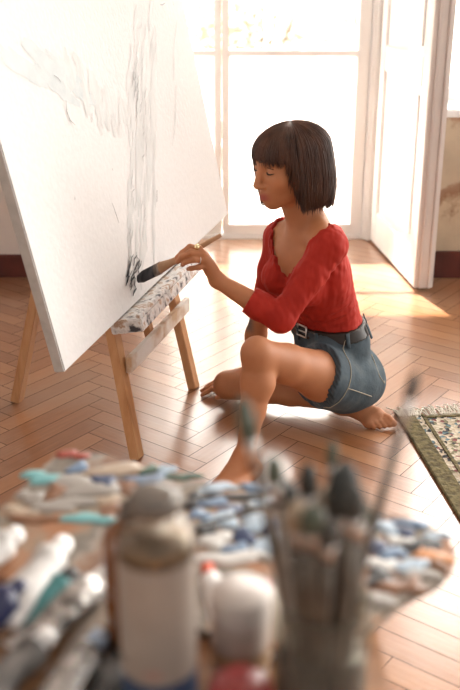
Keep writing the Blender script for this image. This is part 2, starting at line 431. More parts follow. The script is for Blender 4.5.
# ------------------------------------------------------------------ easel
easel = thing('easel', fl(137, 460), 'low pine easel with three legs and a paint-spattered tray', 'easel')
M['tray'] = mottled('paint_spattered_wood', [(.36, (.05,.05,.06)), (.42, (.55,.53,.52)), (.52, (.78,.77,.76)), (.60, (.42,.27,.17)), (.70, (.75,.72,.70))], 26, .5, .5, detail=6)
M['bar'] = mottled('whitened_wood', [(.35, (.50,.33,.20)), (.5, (.75,.70,.64)), (.7, (.80,.77,.74))], 9, .6, .2)
fA, fB, fC = fl(137, 458), fl(194, 388), fl(17, 401)
def long_leg(f, px, py):
    q = on_canvas(px, py, -TH-.02); u = (q-f).normalized(); return f, f+u*1.15
for f, px, py in ((fA, 111, 322), (fB, 171, 288)):
    a_, b_ = long_leg(f, px, py)
    one('leg', lambda bm: beam(bm, a_, b_, .047, .028, cu), M['wood'], easel)
topA, topB = long_leg(fA, 111, 322)[1], long_leg(fB, 171, 288)[1]
topC = (topA+topB)/2 - cn*.04
one('leg', lambda bm: beam(bm, fC, topC, .045, .03, cu), M['wood'], easel)
kA = fA + (topA-fA)*.245; kB = fB + (topB-fB)*.245
one('crossbar', lambda bm: beam(bm, kA+cn*.028, kB+cn*.028+(kB-kA)*.08, .05, .018, (0,0,1)), M['bar'], easel)
kM = (kA+kB)/2
one('center_post', lambda bm: beam(bm, kM+cn*.0, kM+(cv*.8), .036, .022, cu), M['wood'], easel)
s0 = (on_canvas(119, 318)-cb0).dot(cu); s1 = (on_canvas(184, 258)-cb0).dot(cu)
def tray(bm):
    b0 = cb0 + cu*s0 - cv*.045 - cn*.035
    obox(bm, b0, cu*(s1-s0), cn*.10, cv*.040, .003)
    obox(bm, b0 + cn*.085 + cv*.040, cu*(s1-s0), cn*.015, cv*.012, .002)
one('tray', tray, M['tray'], easel)
settle(easel)

# ------------------------------------------------------------------ rug
rc = fl(394, 413); ru = fl(460, 522)-rc; ru.normalize(); rv = Vector((-ru.y, ru.x, 0))
RL, RWd = 1.45, 1.15
rug = thing('rug', rc, 'patterned woven rug with olive border and pale fringe on the parquet', 'rug')
def rug_field(bm):
    nx, ny = 120, 100; g_ = []
    for i in range(nx+1):
        row = []
        for j in range(ny+1):
            p = rc + ru*(.045+(RL-.045)*i/nx) + rv*(.055+(RWd-.055)*j/ny)
            row.append(bm.verts.new((p.x, p.y, .011+.0025*rnd.random())))
        g_.append(row)
    for i in range(nx):
        for j in range(ny): bm.faces.new((g_[i][j], g_[i+1][j], g_[i+1][j+1], g_[i][j+1]))
m = mat('rug_pattern', rough=.95); n, l, b = nodes(m)
tc = n.new('ShaderNodeTexCoord'); vo = n.new('ShaderNodeTexVoronoi'); vo.inputs['Scale'].default_value = 82
l.new(tc.outputs['Object'], vo.inputs['Vector'])
sp = n.new('ShaderNodeSeparateColor'); l.new(vo.outputs['Color'], sp.inputs[0])
r = ramp(m, sp.outputs[0], [(0, (.05,.05,.055)), (.15, (.56,.47,.35)), (.40, (.22,.20,.12)), (.50, (.66,.58,.46)), (.72, (.24,.08,.08)), (.80, (.50,.43,.32)), (.93, (.14,.22,.25))])
r.color_ramp.interpolation = 'CONSTANT'
tn = noise_node(m, 5, 3); mx = n.new('ShaderNodeMix'); mx.data_type = 'RGBA'; mx.blend_type = 'MULTIPLY'; mx.inputs[0].default_value = .3
l.new(r.outputs[0], mx.inputs[6]); l.new(tn.outputs[0], mx.inputs[7]); l.new(mx.outputs[2], b.inputs['Base Color'])
bump(m, vo.outputs['Distance'], .6, .006); M['rug'] = m
one('pile', rug_field, M['rug'], rug, True)
M['rug_border'] = mottled('olive_border', [(.35, (.075,.060,.026)), (.65, (.18,.145,.065))], 60, .95, .6, detail=2)
one('border', lambda bm: obox(bm, rc + Vector((0,0,.0005)), ru*RL, rv*.06, Vector((0,0,.011)), .003), M['rug_border'], rug)
def inner_line(bm):
    obox(bm, rc + rv*.075 + ru*.045 + Vector((0,0,.009)), ru*(RL-.045), rv*.012, Vector((0,0,.0065)), .001)
    obox(bm, rc + rv*.075 + ru*.06 + Vector((0,0,.009)), ru*.012, rv*(RWd-.075), Vector((0,0,.0065)), .001)
one('border_stripe', inner_line, M['rug_border'], rug)
def fringe(bm):
    for k in range(300):
        p = rc + rv*(.005+(RWd-.01)*rnd.random()) + ru*.05; L_ = rnd.uniform(.045, .09)
        q = p - ru*L_ + rv*rnd.gauss(0, .018)
        tube(bm, [(p.x, p.y, .012), ((p.x+q.x)/2, (p.y+q.y)/2, .013+.006*rnd.random()), (q.x, q.y, .004)], [.0028,.0024,.0012], 5)
fr = one('fringe', fringe, mottled('fringe_yarn', [(.3, (.55,.50,.40)), (.7, (.78,.74,.66))], 30, .95), rug)
fr['kind'] = 'stuff'
settle(rug)

# ------------------------------------------------------------------ the woman
class Vol:
    """signed-distance grid over a box; solids are blended in and the skin is pulled out as one mesh"""
    def __init__(self, lo, hi, h):
        self.h = h
        self.ax = [np.arange(lo[i], hi[i]+h, h, dtype=np.float32) for i in range(3)]
        self.shape = tuple(len(a) for a in self.ax)
    def new(self): return np.full(self.shape, 1.0, np.float32)
    def sub(self, lo, hi, pad):
        sl = []
        for i in range(3):
            a = np.searchsorted(self.ax[i], lo[i]-pad); b = np.searchsorted(self.ax[i], hi[i]+pad)
            sl.append(slice(int(a), int(max(b, a))))
        return tuple(sl)
    def xyz(self, sl): return self.ax[0][sl[0]][:,None,None], self.ax[1][sl[1]][None,:,None], self.ax[2][sl[2]][None,None,:]
def smin(a, b, k):
    h = np.clip(.5+.5*(b-a)/k, 0, 1); return b*(1-h)+a*h-k*h*(1-h)
def smax(a, b, k): return -smin(-a, -b, k)
PAD = .05
def cone(V, D, a, b, ra, rb, k=.02, sub=False):
    a, b = np.array(a, np.float32), np.array(b, np.float32); r_ = max(ra, rb)
    sl = V.sub(np.minimum(a,b)-r_, np.maximum(a,b)+r_, PAD)
    x, y, z = V.xyz(sl); d = b-a; L2 = float(d@d)
    t = np.clip(((x-a[0])*d[0]+(y-a[1])*d[1]+(z-a[2])*d[2])/L2, 0, 1)
    q = np.sqrt((x-a[0]-t*d[0])**2+(y-a[1]-t*d[1])**2+(z-a[2]-t*d[2])**2) - (ra+(rb-ra)*t)
    D[sl] = smax(D[sl], -q, k) if sub else smin(D[sl], q, k)
def chain(V, D, pts, rs, k=.012):
    for i in range(len(pts)-1): cone(V, D, pts[i], pts[i+1], rs[i], rs[i+1], k)
def ell(V, D, c, r, R=None, k=.02, sub=False):
    c = np.array(c, np.float32); R = np.eye(3, dtype=np.float32) if R is None else np.array(R, np.float32)   # columns of R = axes
    m_ = max(r); sl = V.sub(c-m_, c+m_, PAD); x, y, z = V.xyz(sl); x = x-c[0]; y = y-c[1]; z = z-c[2]
    p = [(R[0,i]*x+R[1,i]*y+R[2,i]*z) for i in range(3)]
    k0 = np.sqrt(sum((p[i]/r[i])**2 for i in range(3))); k1 = np.sqrt(sum((p[i]/r[i]**2)**2 for i in range(3)))+1e-6
    q = k0*(k0-1)/k1
    D[sl] = smax(D[sl], -q, k) if sub else smin(D[sl], q, k)
def surface(V, D, name, smooth=1):
    D = D.copy(); D[0]=D[-1]=1; D[:,0]=D[:,-1]=1; D[:,:,0]=D[:,:,-1]=1
    ins = D < 0
    c0 = np.zeros(tuple(n_-1 for n_ in D.shape), np.int8)
    cs = [(i,j,k) for i in (0,1) for j in (0,1) for k in (0,1)]
    nx, ny, nz = c0.shape
    for i,j,k in cs: c0 += ins[i:i+nx, j:j+ny, k:k+nz]
    act = np.argwhere((c0 > 0) & (c0 < 8))
    idx = np.full(c0.shape, -1, np.int32); idx[act[:,0],act[:,1],act[:,2]] = np.arange(len(act))
    vals = {c_: D[act[:,0]+c_[0], act[:,1]+c_[1], act[:,2]+c_[2]] for c_ in cs}
    acc = np.zeros((len(act),3)); cnt = np.zeros(len(act))
    for c_ in cs:
        for a in range(3):
            if c_[a]: continue
            c2 = list(c_); c2[a] = 1; c2 = tuple(c2)
            d0, d1 = vals[c_], vals[c2]; mk = (d0 < 0) != (d1 < 0)
            t = np.where(mk, d0/np.where(mk, d0-d1, 1), 0)
            p = np.array(c_, float)[None,:].repeat(len(act),0); p[:,a] += t
            acc[mk] += p[mk]; cnt[mk] += 1
    pos = act + acc/cnt[:,None]
    P_ = np.stack([V.ax[i][0] + pos[:,i]*V.h for i in range(3)], 1)
    quads = []
    for a in range(3):
        b, c = (a+1)%3, (a+2)%3
        s0 = [slice(None)]*3; s1 = [slice(None)]*3; s0[a] = slice(0,-1); s1[a] = slice(1,None)
        i0, i1 = ins[tuple(s0)], ins[tuple(s1)]
        e = np.argwhere(i0 != i1); ok = (e[:,b] > 0) & (e[:,c] > 0) & (e[:,b] < D.shape[b]-1) & (e[:,c] < D.shape[c]-1); e = e[ok]
        fl_ = i0[e[:,0],e[:,1],e[:,2]]
        def g(db, dc):
            q = e.copy(); q[:,b] += db; q[:,c] += dc; return idx[q[:,0],q[:,1],q[:,2]]
        Q = np.stack([g(-1,-1), g(0,-1), g(0,0), g(-1,0)], 1); Q[~fl_] = Q[~fl_][:,::-1]; quads.append(Q)
    Q = np.concatenate(quads); 
    for _ in range(smooth):
        s_ = np.zeros_like(P_); n_ = np.zeros(len(P_))
        for i in range(4):
            np.add.at(s_, Q[:,i], P_[Q[:,(i+1)%4]]+P_[Q[:,(i+3)%4]]); np.add.at(n_, Q[:,i], 2)
        P_ = .5*P_ + .5*s_/n_[:,None]
    me = bpy.data.meshes.new(name); me.vertices.add(len(P_)); me.vertices.foreach_set('co', P_.ravel())
    me.loops.add(Q.size); me.loops.foreach_set('vertex_index', Q.ravel().astype(np.int32))
    me.polygons.add(len(Q)); me.polygons.foreach_set('loop_start', np.arange(0, Q.size, 4, dtype=np.int32))
    me.update(calc_edges=True); me.validate(); me.shade_smooth()
    return me, P_

vec = lambda p: np.array(p, float)
# torso axes
Fw = np.array((-.80,-.60,0.)); Rt = np.array((-.60,.80,0.)); Up = np.array((0,0,1.))
def tor(c, r_, f_, u_): return vec(c) + Rt*r_ + Fw*f_ + Up*u_
TR = np.stack([Rt, Fw, Up], 1)
# joints
Lsh, Rsh = vec(at(329,247,2.62)), vec(at(281,239,2.86))
Lel, Rel = vec(at(281,319,2.56)), vec(at(261,312,2.93))
Lwr, Rwr = vec(at(217,280,2.60)), vec(fl(247,376,.075))
pel = vec((.334,2.80,.160))
Lhip, Rhip = pel + np.array((.025,-.085,-.005)), pel + np.array((.0,.075,-.005))
Lkn = vec(at(258,354,2.44)); Lan = vec(fl(245,458,.085))
Rkn = vec(fl(229,385,.075)); Ran = vec(fl(341,404,.052))
waist = vec(at(326,312,2.79)); waist = np.array((waist[0], waist[1], waist[2]))
chest = (Lsh+Rsh)/2*.55 + waist*.45 ; chest = chest + Fw*.005
nb = (Lsh+Rsh)/2 + np.array((0,0,.055)) + Fw*(-.012)
# head frame: +y = face, +z = crown, +x = her right
hc = vec(at(289,161.5,2.72))
hF = np.array((-.84,-.52,-.12)); hF /= np.linalg.norm(hF)
hR = np.cross(hF, Up); hR /= np.linalg.norm(hR); hU = np.cross(hR, hF)
HR = np.stack([hR, hF, hU], 1)
tilt = math.radians(4)
def hd(x, y, z): return hc + HS*(HR @ np.array((x, y, z)))
HS = 1.08

V = Vol((-.32,2.05,-.02), (.56,3.10,1.02), .0036)
# --- torso
T = V.new()
ell(V, T, pel+np.array((0,0,.005)), (.150,.105,.105), TR)
ell(V, T, tor(pel,.0,-.045,-.02), (.145,.095,.10), TR, .03)
ell(V, T, pel+(waist-pel)*.55, (.135,.095,.10), TR, .03)
ell(V, T, waist, (.112,.082,.09), TR, .03)
ell(V, T, waist*.5+chest*.5, (.114,.085,.09), TR, .03)
ell(V, T, chest, (.130,.092,.125), TR, .03)
for s_ in (1,-1):
    ell(V, T, tor(chest, .062*s_, .082, -.005), (.050,.046,.052), TR, .025)
ell(V, T, (Lsh+Rsh)/2+Fw*-.01-Up*.03, (.125,.075,.07), TR, .03)
for sh, s_ in ((Lsh,-1),(Rsh,1)):
    cone(V, T, nb+Fw*-.012+Rt*.02*s_, sh+Up*.008, .040, .040, .03)
    cone(V, T, nb+Fw*.035-Up*.03+Rt*.012*s_, sh+Fw*.015+Up*.008, .014, .020, .02)
torso = T
# --- neck and head
Hd = V.new()
nk1 = hd(0,-.032,-.075)
cone(V, Hd, nb-Up*.02, nk1, .050, .047, .02)
cone(V, Hd, nb+Fw*.03-Up*.03+Rt*.0, hd(.0,.012,-.085), .022, .030, .03)
for s_ in (1,-1): cone(V, Hd, nb+Fw*.04-Up*.04+Rt*.012*s_, hd(.045*s_,-.02,-.06), .010, .012, .02)
def he(p, r_, k=.015, sub=False): ell(V, Hd, hd(*p), tuple(q*HS for q in r_), HR, k, sub)
def hcn(p, q, ra, rb, k=.01, sub=False): cone(V, Hd, hd(*p), hd(*q), ra*HS, rb*HS, k, sub)
he((0,-.015,.026), (.073,.092,.062))
he((0,.030,-.010), (.060,.060,.085), .03)
for s_ in (1,-1):
    hcn((.047*s_,-.005,-.055), (.010*s_,.060,-.093),   .018, .0145, .03)
    he((.034*s_,.052,-.028), (.026,.028,.028), .02)
he((0,.066,-.092), (.0155,.0165,.015), .02)
he((0,.066,-.062), (.030,.026,.030), .02)
for s_ in (1,-1):
    hcn((.006*s_,.086,.018), (.040*s_,.070,.020), .010, .009, .012)
    he((.031*s_,.094,-.004), (.018,.016,.012), .012, True)
    he((.031*s_,.073,-.003), (.0150,.0135,.0135), .004)
hcn((0,.086,.010), (0,.106,-.038), .0078, .0095, .010)
he((0,.104,-.042), (.0105,.0100,.0085), .006)
for s_ in (1,-1): he((.0115*s_,  .094,-.044), (.0075,.0095,.0065), .006)
hcn((-.016,.084,-.069), (0,.0935,-.0655), .0045, .0060, .005); hcn((.016,.084,-.069), (0,.0935,-.0655), .0045, .0060, .005)
hcn((-.013,.083,-.0795), (0,.0905,-.0790), .0055, .0072, .005); hcn((.013,.083,-.0795), (0,.0905,-.0790), .0055, .0072, .005)
for s_ in (1,-1): he((.076*s_,-.010,-.012), (.010,.018,.028), .006)
# --- arms
def arm(sh, el, wr):
    D = V.new()
    cone(V, D, sh, sh*.6+el*.4, .044, .038, .02); cone(V, D, sh*.6+el*.4, el, .038, .031, .02)
    cone(V, D, el, el*.65+wr*.35, .032, .033, .02); cone(V, D, el*.65+wr*.35, wr, .033, .0215, .02)
    return D
AL, AR = arm(Lsh, Lel, Lwr), arm(Rsh, Rel, Rwr)
HL, HRt = V.new(), V.new()
# left hand closing on the brush: back of the hand to the camera
hy = 2.595
def hp(px, py, dy=0.0): return vec(at(px, py, hy+dy))
mcp = [hp(199,249,-.006), hp(203,254,-.016), hp(206,260,-.016), hp(209,266,-.010)]
for q in mcp: cone(V, HL, Lwr, q, .0185, .0105, .010)
cone(V, HL, hp(210,268,.004), hp(204,258,.002), .019, .017, .012)
chain(V, HL, [mcp[0], hp(190,247,-.010), hp(182,253,-.004), hp(176.5,258,.004)], [.0105,.0092,.0082,.0070], .004)
chain(V, HL, [mcp[1], hp(191,252.5,-.028), hp(182,257,-.018), hp(177.5,262,-.004)], [.0108,.0094,.0084,.0070], .004)
chain(V, HL, [mcp[2], hp(194,259.5,-.030), hp(185,262,-.020), hp(182.5,265,.000)], [.0102,.0090,.0080,.0068], .004)
chain(V, HL, [mcp[3], hp(199,267,-.024), hp(191,268.5,-.018), hp(188,269,.000)], [.0092,.0080,.0072,.0062], .004)
chain(V, HL, [hp(211,270,.022), hp(202,260,.034), hp(191,257,.030), hp(181,260,.020)], [.014,.0120,.0105,.0085], .006)
# right hand flat on the floor behind the knee
fy = fl(238,380,.02)
rw = Rwr; rm = vec(fl(232,382,.030))
rdir = np.array((-.97,.24,0.)); rper = np.array((.24,.97,0.))
for i, (o_, L_) in enumerate(((-.032,.070),(-.011,.080),(.011,.074),(.031,.060))):
    q = rw + rdir*.075 + rper*o_; q[2] = .028
    cone(V, HRt, rw-Up*.012, q, .021, .0115, .010)
    chain(V, HRt, [q, q+rdir*L_*.5+rper*o_*.25+Up*.006, q+rdir*L_*.8+rper*o_*.4-Up*.008, q+rdir*L_+rper*o_*.5-Up*.018], [.0105,.0092,.0082,.0072], .004)
q = rw+rdir*.025-rper*.03; q[2] = .03
chain(V, HRt, [q, q+rdir*.035-rper*.026-Up*.006, q+rdir*.062-rper*.038-Up*.014], [.014,.0105,.008], .006)
# --- legs
def leg(hip, kn, an, cal, knf):
    D = V.new()
    m1 = hip*.7+kn*.3; m2 = hip*.3+kn*.7
    cone(V, D, hip, m1, .082, .076, .02); cone(V, D, m1, m2, .074, .056, .02); cone(V, D, m2, kn, .056, .044, .02)
    ell(V, D, kn+knf*.016, (.034,.034,.040), None, .02)
    c1 = kn*.72+an*.28 + cal*.016; c2 = kn*.45+an*.55 + cal*.008
    cone(V, D, kn, c1, .042, .046, .02); cone(V, D, c1, c2, .046, .034, .02); cone(V, D, c2, an, .034, .025, .02)
    return D
def foot(D, an, heel, toe, up, side, s_):
    # heel, arch, ball and five toes; side = direction of the big toe
    f_ = toe-heel; L_ = np.linalg.norm(f_); f_ = f_/L_
    cone(V, D, an, heel+up*.012, .030, .027, .02)
    ball = heel+f_*L_*.70
    cone(V, D, an+f_*.01, ball+side*.012+up*.008, .030, .021, .02)
    cone(V, D, heel+up*.005, ball-side*.022, .024, .017, .02)
    cone(V, D, ball+side*.020+up*.004, ball-side*.026, .019, .015, .015)
    for k in (1,-1): ell(V, D, an+side*.022*k, (.013,.013,.015), None, .012)
    for i in range(5):
        o_ = .026-.0135*i; tl = (.052,.050,.044,.038,.030)[i]; r_ = (.0125,.0095,.009,.0085,.008)[i]
        b_ = ball+side*o_ + f_*(.010-.004*i); 
        chain(V, D, [b_, b_+f_*tl*.55+up*.006, b_+f_*tl-up*.002], [r_*1.1, r_, r_*.92], .004)
lc = np.array((.5,.62,-.1)); LL = leg(Lhip, Lkn, Lan, lc/np.linalg.norm(lc), np.array((-.35,-.5,.7)))
LR = leg(Rhip, Rkn, Ran, np.array((.05,.25,.1)), np.array((-.9,-.25,.1)))
lf = np.array((-.62,-.78,0.)); lh_ = np.array((Lan[0],Lan[1],.026)) - lf*.035
foot(LL, Lan, lh_, lh_+lf*.19, Up, np.array((-.78,.62,0.)), 1)
# right foot: top of the foot turned to the floor side, toes pointing right and toward the camera
rt_ = vec(fl(371,423,.020)); rf = rt_-Ran; rf /= np.linalg.norm(rf)
rs = np.cross(rf, Up); rs /= np.linalg.norm(rs)
sole_up = np.array((.15,-.55,.82)); sole_up /= np.linalg.norm(sole_up)
rside = np.cross(rf, sole_up); rside /= np.linalg.norm(rside)
if rside[2] > 0: rside = -rside
heel_ = Ran - rf*.028 + np.array((.012,.02,.006)); 
foot(LR, Ran, heel_, heel_+rf*.205, sole_up, -rside, 1)
# --- body
B = smin(torso, Hd, .03)
B = smin(B, AL, .03); B = smin(B, AR, .03)
B = smin(B, HL, .012); B = smin(B, HRt, .012)
Lg = smin(smin(torso*1.0, LL, .03), LR, .03)
B = np.minimum(B, Lg); 
x_, y_, z_ = V.xyz((slice(None),)*3)
B = np.maximum(B, -(z_-.002) + x_*0 + y_*0)
me, P_ = surface(V, B.astype(np.float32), 'person')
del B, Lg
lip = np.zeros(len(P_)); hl = (P_-hc) @ HR / HS
lip = np.exp(-((np.abs(hl[:,0])/.021)**4 + ((hl[:,1]-.089)/.016)**4 + ((hl[:,2]+.073)/.0105)**4))
a_ = me.attributes.new('lip', 'FLOAT', 'POINT'); a_.data.foreach_set('value', lip.astype(np.float32))
tat = np.zeros(len(P_))
ct = vec(at(247,326,2.9)); tat = np.exp(-((P_[:,0]-ct[0])/.022)**4 - ((P_[:,2]-ct[2])/.028)**4) * (P_[:,1] > 2.8)
a_ = me.attributes.new('ink', 'FLOAT', 'POINT'); a_.data.foreach_set('value', tat.astype(np.float32))
m = mat('skin', (.47,.235,.135), .55); n, l, b = nodes(m)
t = noise_node(m, 9, 4); r = ramp(m, t.outputs[0], [(.3, (.40,.158,.070)), (.7, (.49,.205,.095))])
def mix_attr(name, src, col, f_=1.0):
    a_ = n.new('ShaderNodeAttribute'); a_.attribute_name = name
    mu = n.new('ShaderNodeMath'); mu.operation = 'MULTIPLY'; mu.inputs[1].default_value = f_; l.new(a_.outputs['Fac'], mu.inputs[0])
    x = n.new('ShaderNodeMix'); x.data_type = 'RGBA'; l.new(mu.outputs[0], x.inputs[0]); l.new(src, x.inputs[6]); x.inputs[7].default_value = (*col, 1)
    return x.outputs[2]
s1 = mix_attr('lip', r.outputs[0], (.36,.075,.06), .9); s1 = mix_attr('ink', s1, (.10,.09,.09), .8)
l.new(s1, b.inputs['Base Color']); b.inputs['Subsurface Weight'].default_value = .12
b.inputs['Subsurface Radius'].default_value = (.012,.005,.003); b.inputs['Subsurface Scale'].default_value = 1.0
b.inputs['Specular IOR Level'].default_value = .4
M['skin'] = m
person = link('person', me, M['skin'])
tag(person, 'woman with dark bob, red off-shoulder top and denim shorts sitting on the floor painting', 'person')

# --- clothes: the body's own volume, let out a little and cut at neckline, cuffs, waist and hems
def fullxyz(): return V.xyz((slice(None),)*3)
x_, y_, z_ = fullxyz()
def tcoord(c):
    return ((x_-c[0])*Rt[0]+(y_-c[1])*Rt[1], (x_-c[0])*Fw[0]+(y_-c[1])*Fw[1], z_-c[2])
G = smin(smin(torso, AL, .03), AR, .03)
rr_, ff_, uu_ = tcoord(nb)
wav = .0035*np.sin(np.arctan2(ff_, rr_)*30) 
ring = np.sqrt((rr_/.128)**2 + ((ff_-.0)/.085)**2)-1
cut_ring = -(ring*.095)+wav                           # >0 inside the ring around the neck
cut_ring = np.minimum(cut_ring, uu_+.10)
zv_ = -.150                                            # lowest point of the scooped front
cut_v = np.minimum((.105*np.clip((uu_-zv_)/.13, 0, 1.6)**.75 - np.abs(rr_+.0)) + wav, ff_-.03)
cut_v = np.minimum(cut_v, uu_-zv_)
cut = np.maximum(cut_ring, cut_v)
def cuff(el, wr, t0, obl=None):
    u = (wr-el)/np.linalg.norm(wr-el); L_ = np.linalg.norm(wr-el)
    p = (x_-el[0])*u[0]+(y_-el[1])*u[1]+(z_-el[2])*u[2] - t0*L_
    if obl is not None: p = p + (x_-el[0])*obl[0]+(z_-el[2])*obl[2]
    far = np.maximum(np.abs(p)-.12, 0)                 # only near the forearm
    dist = np.sqrt((x_-el[0]-u[0]*(p+t0*L_))**2+(y_-el[1]-u[1]*(p+t0*L_))**2+(z_-el[2]-u[2]*(p+t0*L_))**2)
    return np.where(dist < .075, p, -1.0).astype(np.float32)
c1 = cuff(Lel, Lwr, .50); c2 = cuff(Rel, Rwr, .42, np.array((-.9,0,0)))
wc = pel + (waist-pel)*.86
hem = wc[2]+.008 - z_ + ((x_-wc[0])*Fw[0]+(y_-wc[1])*Fw[1])*(-.10)   # >0 below the waist
cutall = np.maximum(np.maximum(cut, hem), np.maximum(c1, c2)).astype(np.float32)
edge = np.exp(-(cutall/.008)**2)*.0035
def fold(c, axis, w, n_, amp):
    c, axis = vec(c), vec(axis)/np.linalg.norm(axis)
    s_ = (x_-c[0])*axis[0]+(y_-c[1])*axis[1]+(z_-c[2])*axis[2]
    d2 = (x_-c[0])**2+(y_-c[1])**2+(z_-c[2])**2
    return (amp*np.exp(-d2/(w*w))*np.sin(s_*n_)).astype(np.float32)
G = G + fold(Lel*.85+Lsh*.15+np.array((-.01,.02,.01)), (Lsh-Lel)*.8+(Lwr-Lel)*-.5, .055, 330, .0024)
G = G + fold(tor(chest, 0, .08, -.07), Up*1.0+Rt*.5, .08, 210, .0026) + fold(tor(waist, -.09, .02, .05), Up*1.0+Fw*.4, .07, 240, .0026)
G = G + fold(Lsh+np.array((.0,.0,-.05)), np.array((.5,.3,.8)), .06, 230, .0022)
G2 = np.maximum(G-.0065-edge*(1+.6*np.sin(40*(x_+y_)+70*z_)), cutall)
me, _ = surface(V, G2.astype(np.float32), 'top')
m = mottled('red_knit', [(.3, (.34,.020,.012)), (.7, (.43,.030,.018))], 14, .75, .0); n, l, b = nodes(m)
t = noise_node(m, 13, 2, stretch=(1.5,1.5,.6)); bump(m, t.outputs[0], .8, .03); b.inputs['Specular IOR Level'].default_value = .2
M['red'] = m
link('top', me, M['red'], person)['label'] = 'red ribbed off-shoulder top with ruffled edges'
del G, G2, cut, cut_ring, cut_v, c1, c2
# shorts
def thigh(hip, kn):
    D = V.new(); m1 = hip*.7+kn*.3; m2 = hip*.3+kn*.7
    cone(V, D, hip, m1, .082, .076, .02); cone(V, D, m1, m2, .074, .056, .02); return D
TL_, TR_ = thigh(Lhip, Lkn), thigh(Rhip, Rkn)
K = smin(smin(torso, TL_, .03), TR_, .03)
ut = (Lkn-Lhip); LT = np.linalg.norm(ut); ut /= LT
pl = (x_-Lhip[0])*ut[0]+(y_-Lhip[1])*ut[1]+(z_-Lhip[2])*ut[2]
ur = (Rkn-Rhip); RTl = np.linalg.norm(ur); ur /= RTl
pr = (x_-Rhip[0])*ur[0]+(y_-Rhip[1])*ur[1]+(z_-Rhip[2])*ur[2]
latL = (x_-Lhip[0])*Rt[0]+(y_-Lhip[1])*Rt[1]
hemL = np.where(TL_ < TR_, pl-.130-.75*np.clip(z_-Lhip[2], -.09, .055), pr-.02)
wtop = z_ - (wc[2]+.004) + ((x_-wc[0])*Fw[0]+(y_-wc[1])*Fw[1])*(.10)
cutS = np.maximum(hemL, wtop).astype(np.float32)
# keep out the folded right shin and foot
shin = V.new(); cone(V, shin, Rkn, Ran, .055, .04, .01); cone(V, shin, Ran, rt_, .036, .03, .01)
cutS = np.maximum(cutS, -(shin-.004))
fray = .0025*np.sin(x_*420+z_*310)
off = .010 + .008*np.clip(1-np.abs(hemL)/.09, 0, 1)
K2 = np.maximum(K-off, cutS+fray)
K2 = np.maximum(K2, .003-z_)
me, Ps = surface(V, K2.astype(np.float32), 'shorts')
m = mottled('washed_denim', [(.30, (.030,.048,.064)), (.55, (.062,.088,.108)), (.75, (.14,.165,.175))], 11, .85, .0, detail=7); n, l, b = nodes(m)
t = noise_node(m, 26, 4); bump(m, t.outputs[0], .4, .01); M['denim'] = m
shorts = link('shorts', me, M['denim'], person); shorts['label'] = 'faded blue denim cut-off shorts'
# belt
bt = np.maximum(torso-.0165, np.maximum(wtop-.004, -(wtop+.030)))
me, Pb = surface(V, bt.astype(np.float32), 'belt')
M['belt'] = mottled('dark_leather', [(.3, (.012,.008,.006)), (.7, (.03,.018,.013))], 20, .45, .15)
belt = link('belt', me, M['belt'], person); belt['label'] = 'dark leather belt'
# march outwards from an axis to find a surface: used for loops, seams and buckle
def tri(D, p):
    i = [(p[k]-V.ax[k][0])/V.h for k in range(3)]; j = [int(math.floor(q)) for q in i]; f_ = [q-w for q, w in zip(i, j)]; s_ = 0
    for a in (0,1):
        for b_ in (0,1):
            for c_ in (0,1): s_ += D[j[0]+a, j[1]+b_, j[2]+c_]*(f_[0] if a else 1-f_[0])*(f_[1] if b_ else 1-f_[1])*(f_[2] if c_ else 1-f_[2])
    return s_
def hit(D, c, d, off, rmax=.32):
    c, d = vec(c), vec(d)/np.linalg.norm(d); r_ = .02
    while r_ < rmax and tri(D, c+d*r_) < off: r_ += .0015
    return c+d*r_
def wz(px_, py_): return wc[2]+.004 - ((px_-wc[0])*Fw[0]+(py_-wc[1])*Fw[1])*.10
for k, ang in enumerate((-150, -112, -75, -30, 10, 60, 170)):
    d = Rt*math.sin(math.radians(ang)) + Fw*math.cos(math.radians(ang))
    pts = []
    for dz in (.006, -.008, -.022, -.036):
        c = np.array((wc[0], wc[1], 0)); q = hit(torso, (wc[0],wc[1],wc[2]+dz), d, .0185)
        q[2] = wz(q[0], q[1]) + dz - .002; pts.append(q)
    one('belt_loop', lambda bm: tube(bm, pts, .0065, 8, True, .35, side=np.cross(Up, d)), M['denim'], shorts, True)
d = Fw
q = hit(torso, (wc[0],wc[1],wc[2]-.01), d, .018)
def buckle(bm):
    c = [q + Rt*a + Up*z for a, z in ((-.02,.017),(.02,.017),(.02,-.017),(-.02,-.017),(-.02,.017))]
    tube(bm, c, .003, 8); tube(bm, [q+Rt*-.02, q+Rt*.02+d*.003], .0022, 6)
M['silver'] = mat('silver', (.7,.68,.65), .3, Metallic=1.0)
one('buckle', buckle, M['silver'], belt, True)
M['thread'] = mat('pale_thread', (.42,.38,.30), .8)
def seam(pts, r_=.0016): return lambda bm: tube(bm, pts, r_, 5)
sp = []
side_d = np.array((.35,-.94,.15))
for t_ in np.linspace(-.02,.12,10):
    o2 = Lhip + ut*t_; dd = side_d - ut*(side_d@ut)
    sp.append(hit(K2, o2, dd, .0006))
one('side_seam', seam(sp), M['thread'], shorts, True)
# hem stitching around the near leg
hs = []
e1 = side_d - ut*(side_d@ut); e1 /= np.linalg.norm(e1); e2 = np.cross(ut, e1)
for a in np.linspace(-1.1, 1.6, 24):
    hs.append(hit(K2, Lhip+ut*.118, e1*math.cos(a)+e2*math.sin(a), .0006, .16))
one('hem_stitch', seam(hs, .0014), M['thread'], shorts, True)
# back pocket outline
pk = []
for (f_, u_) in ((-.045,.085),(-.10,.075),(-.105,.02),(-.072,-.005),(-.045,.025),(-.045,.085)):
    base = pel + Fw*f_*1.0 + Up*u_
    pk.append(hit(K2, base + Rt*.02, -Rt, .0008, .25))
one('pocket_stitch', seam(pk), M['thread'], shorts, True)
del K, shin

